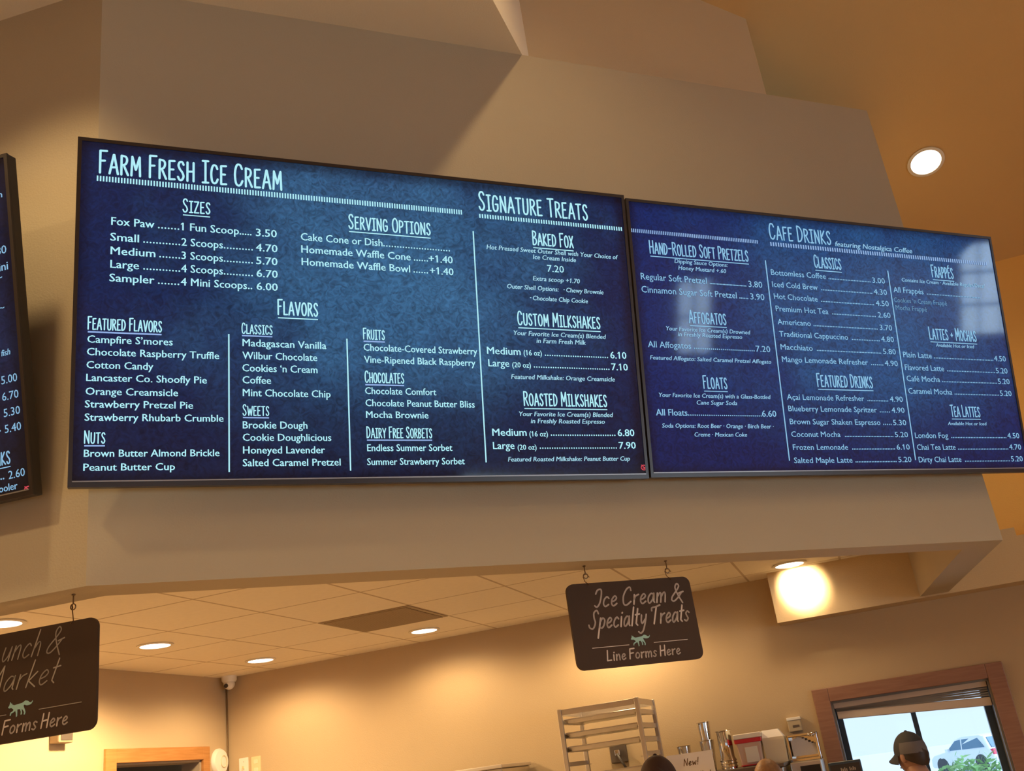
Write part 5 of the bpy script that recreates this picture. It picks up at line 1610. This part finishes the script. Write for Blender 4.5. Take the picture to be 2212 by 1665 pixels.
# ------------------------------------------------------------------ outside the window
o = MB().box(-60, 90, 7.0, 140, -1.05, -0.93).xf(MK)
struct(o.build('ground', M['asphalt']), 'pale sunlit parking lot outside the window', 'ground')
def car():
    CP = Vector((43.6, 44.15, -0.93))
    t = thing('car', 'white hatchback parked outside seen through the right pane of the window', 'car', CP, TH + PI + R(-48))
    prof = [(-2.2, 0.35), (-2.25, 0.62), (-2.15, 0.92), (-2.05, 1.02), (-1.72, 1.66), (-1.5, 1.73), (-0.3, 1.75), (0.25, 1.62), (0.98, 1.06), (1.9, 0.92), (2.15, 0.75), (2.2, 0.4), (2.1, 0.3), (-2.1, 0.28)]
    vs, fs = [], []
    n = len(prof)
    for y in (-0.9, -0.84, 0.84, 0.9):
        for x, z in prof:
            k = 1.0 if abs(y) < 0.85 else 0.97
            yy = y * (0.86 if z > 1.2 else 1.0)
            vs.append((x * k, yy, z if abs(y) < 0.85 else 0.3 + (z - 0.3) * 0.98))
    for q in range(3):
        for i in range(n):
            j = (i + 1) % n
            fs.append((q * n + i, q * n + j, (q + 1) * n + j, (q + 1) * n + i))
    fs += [tuple(range(n - 1, -1, -1)), tuple(range(3 * n, 4 * n))]
    MB().add(vs, fs).build('body', M['car'], t, bevel=0.03)
    for sy in (-1, 1):
        for nm, pts in (('side_window', [(-0.25, 1.10), (-0.25, 1.60), (-1.35, 1.60), (-1.75, 1.12)]), ('side_window', [(-0.17, 1.10), (-0.17, 1.60), (0.22, 1.55), (0.80, 1.10)])):
            b = MB()
            vs = [(x, sy * (0.895 - (z - 1.10) * 0.22), z) for x, z in pts] + [(x, sy * (0.87 - (z - 1.10) * 0.22), z) for x, z in pts]
            b.add(vs, [(0, 1, 2, 3), (7, 6, 5, 4), (0, 4, 5, 1), (1, 5, 6, 2), (2, 6, 7, 3), (3, 7, 4, 0)]).build(nm, M['carglass'], t)
        for x in (-1.35, 1.35):
            w_ = MB().lathe([(0.20, -0.1), (0.33, -0.1), (0.35, -0.06), (0.35, 0.06), (0.33, 0.1), (0.20, 0.1)], 24, (x, sy * 0.80, 0.35)).build('wheel', M['rubber'], t)
            w_.data.transform(Matrix.Translation((x, sy * 0.80, 0.35)) @ Matrix.Rotation(PI / 2, 4, 'X') @ Matrix.Translation((-x, -sy * 0.80, -0.35)))
            MB().lathe([(0.36, -0.02), (0.42, -0.02), (0.42, 0.02), (0.36, 0.02)], 24, (0, 0, 0)).xf(Matrix.Translation((x, sy * 0.885, 0.37)) @ Matrix.Rotation(PI / 2, 4, 'X')).build('wheel_arch', M['rubber'], t)
        MB().box(-2.26, -2.06, sy * 0.70 - 0.16, sy * 0.70 + 0.16, 0.72, 1.0).build('tail_light', M['tail'], t, bevel=0.03)
        MB().box(0.62, 0.80, sy * 0.98 - 0.1, sy * 0.98 + 0.1, 1.05, 1.2).build('wing_mirror', M['car'], t, bevel=0.02)
    b = MB()
    pts = [(-2.075, -0.68, 1.08), (-2.075, 0.68, 1.08), (-1.80, 0.60, 1.58), (-1.80, -0.60, 1.58)]
    b.add(pts + [(x + 0.05, y, z - 0.01) for x, y, z in pts], [(0, 1, 2, 3), (7, 6, 5, 4), (0, 4, 5, 1), (1, 5, 6, 2), (2, 6, 7, 3), (3, 7, 4, 0)]).build('rear_window', M['carglass'], t)
    MB().box(-2.3, -2.15, -0.8, 0.8, 0.38, 0.62).build('bumper', M['car'], t, bevel=0.04)
    return t
car()
def shrub(label, pos, r, h, n, seed):
    rnd = random.Random(seed)
    t = thing('shrub', label, 'shrub', pos)
    for k in range(7):
        a = 2 * PI * k / 7
        MB().tube([(0.05 * math.cos(a), 0.05 * math.sin(a), 0), (r * 0.35 * math.cos(a), r * 0.35 * math.sin(a), h * 0.45), (r * 0.6 * math.cos(a), r * 0.6 * math.sin(a), h * 0.8)], [0.02, 0.014, 0.006], 6).build('stem', M['bark'], t)
    b = MB()
    for _ in range(n):
        u, v = rnd.uniform(-1, 1), rnd.uniform(0, 2 * PI)
        q = rnd.uniform(0.45, 1.0) ** 0.5 * (1 + 0.18 * math.sin(3 * v) * math.cos(4 * u))
        c = Vector((r * q * math.sqrt(1 - u * u) * math.cos(v), r * q * math.sqrt(1 - u * u) * math.sin(v), h * 0.55 + h * 0.45 * q * u))
        d = Vector((rnd.gauss(0, 1), rnd.gauss(0, 1), rnd.gauss(0.5, 1))).normalized()
        p = d.orthogonal().normalized()
        l, w_ = rnd.uniform(0.05, 0.11), rnd.uniform(0.02, 0.04)
        b.add([c - d * l, c + p * w_, c + d * l, c - p * w_], [(0, 1, 2, 3)])
    b.build('foliage', M['leaf'], t)
    return t
shrub('green leafy shrub outside at the lower right of the window, before the white car', (14.0, 14.3, -0.93), 0.72, 1.98, 2200, 3)
shrub('smaller shrub outside at the right edge of the window', (14.9, 13.25, -0.93), 0.50, 2.15, 1200, 5)
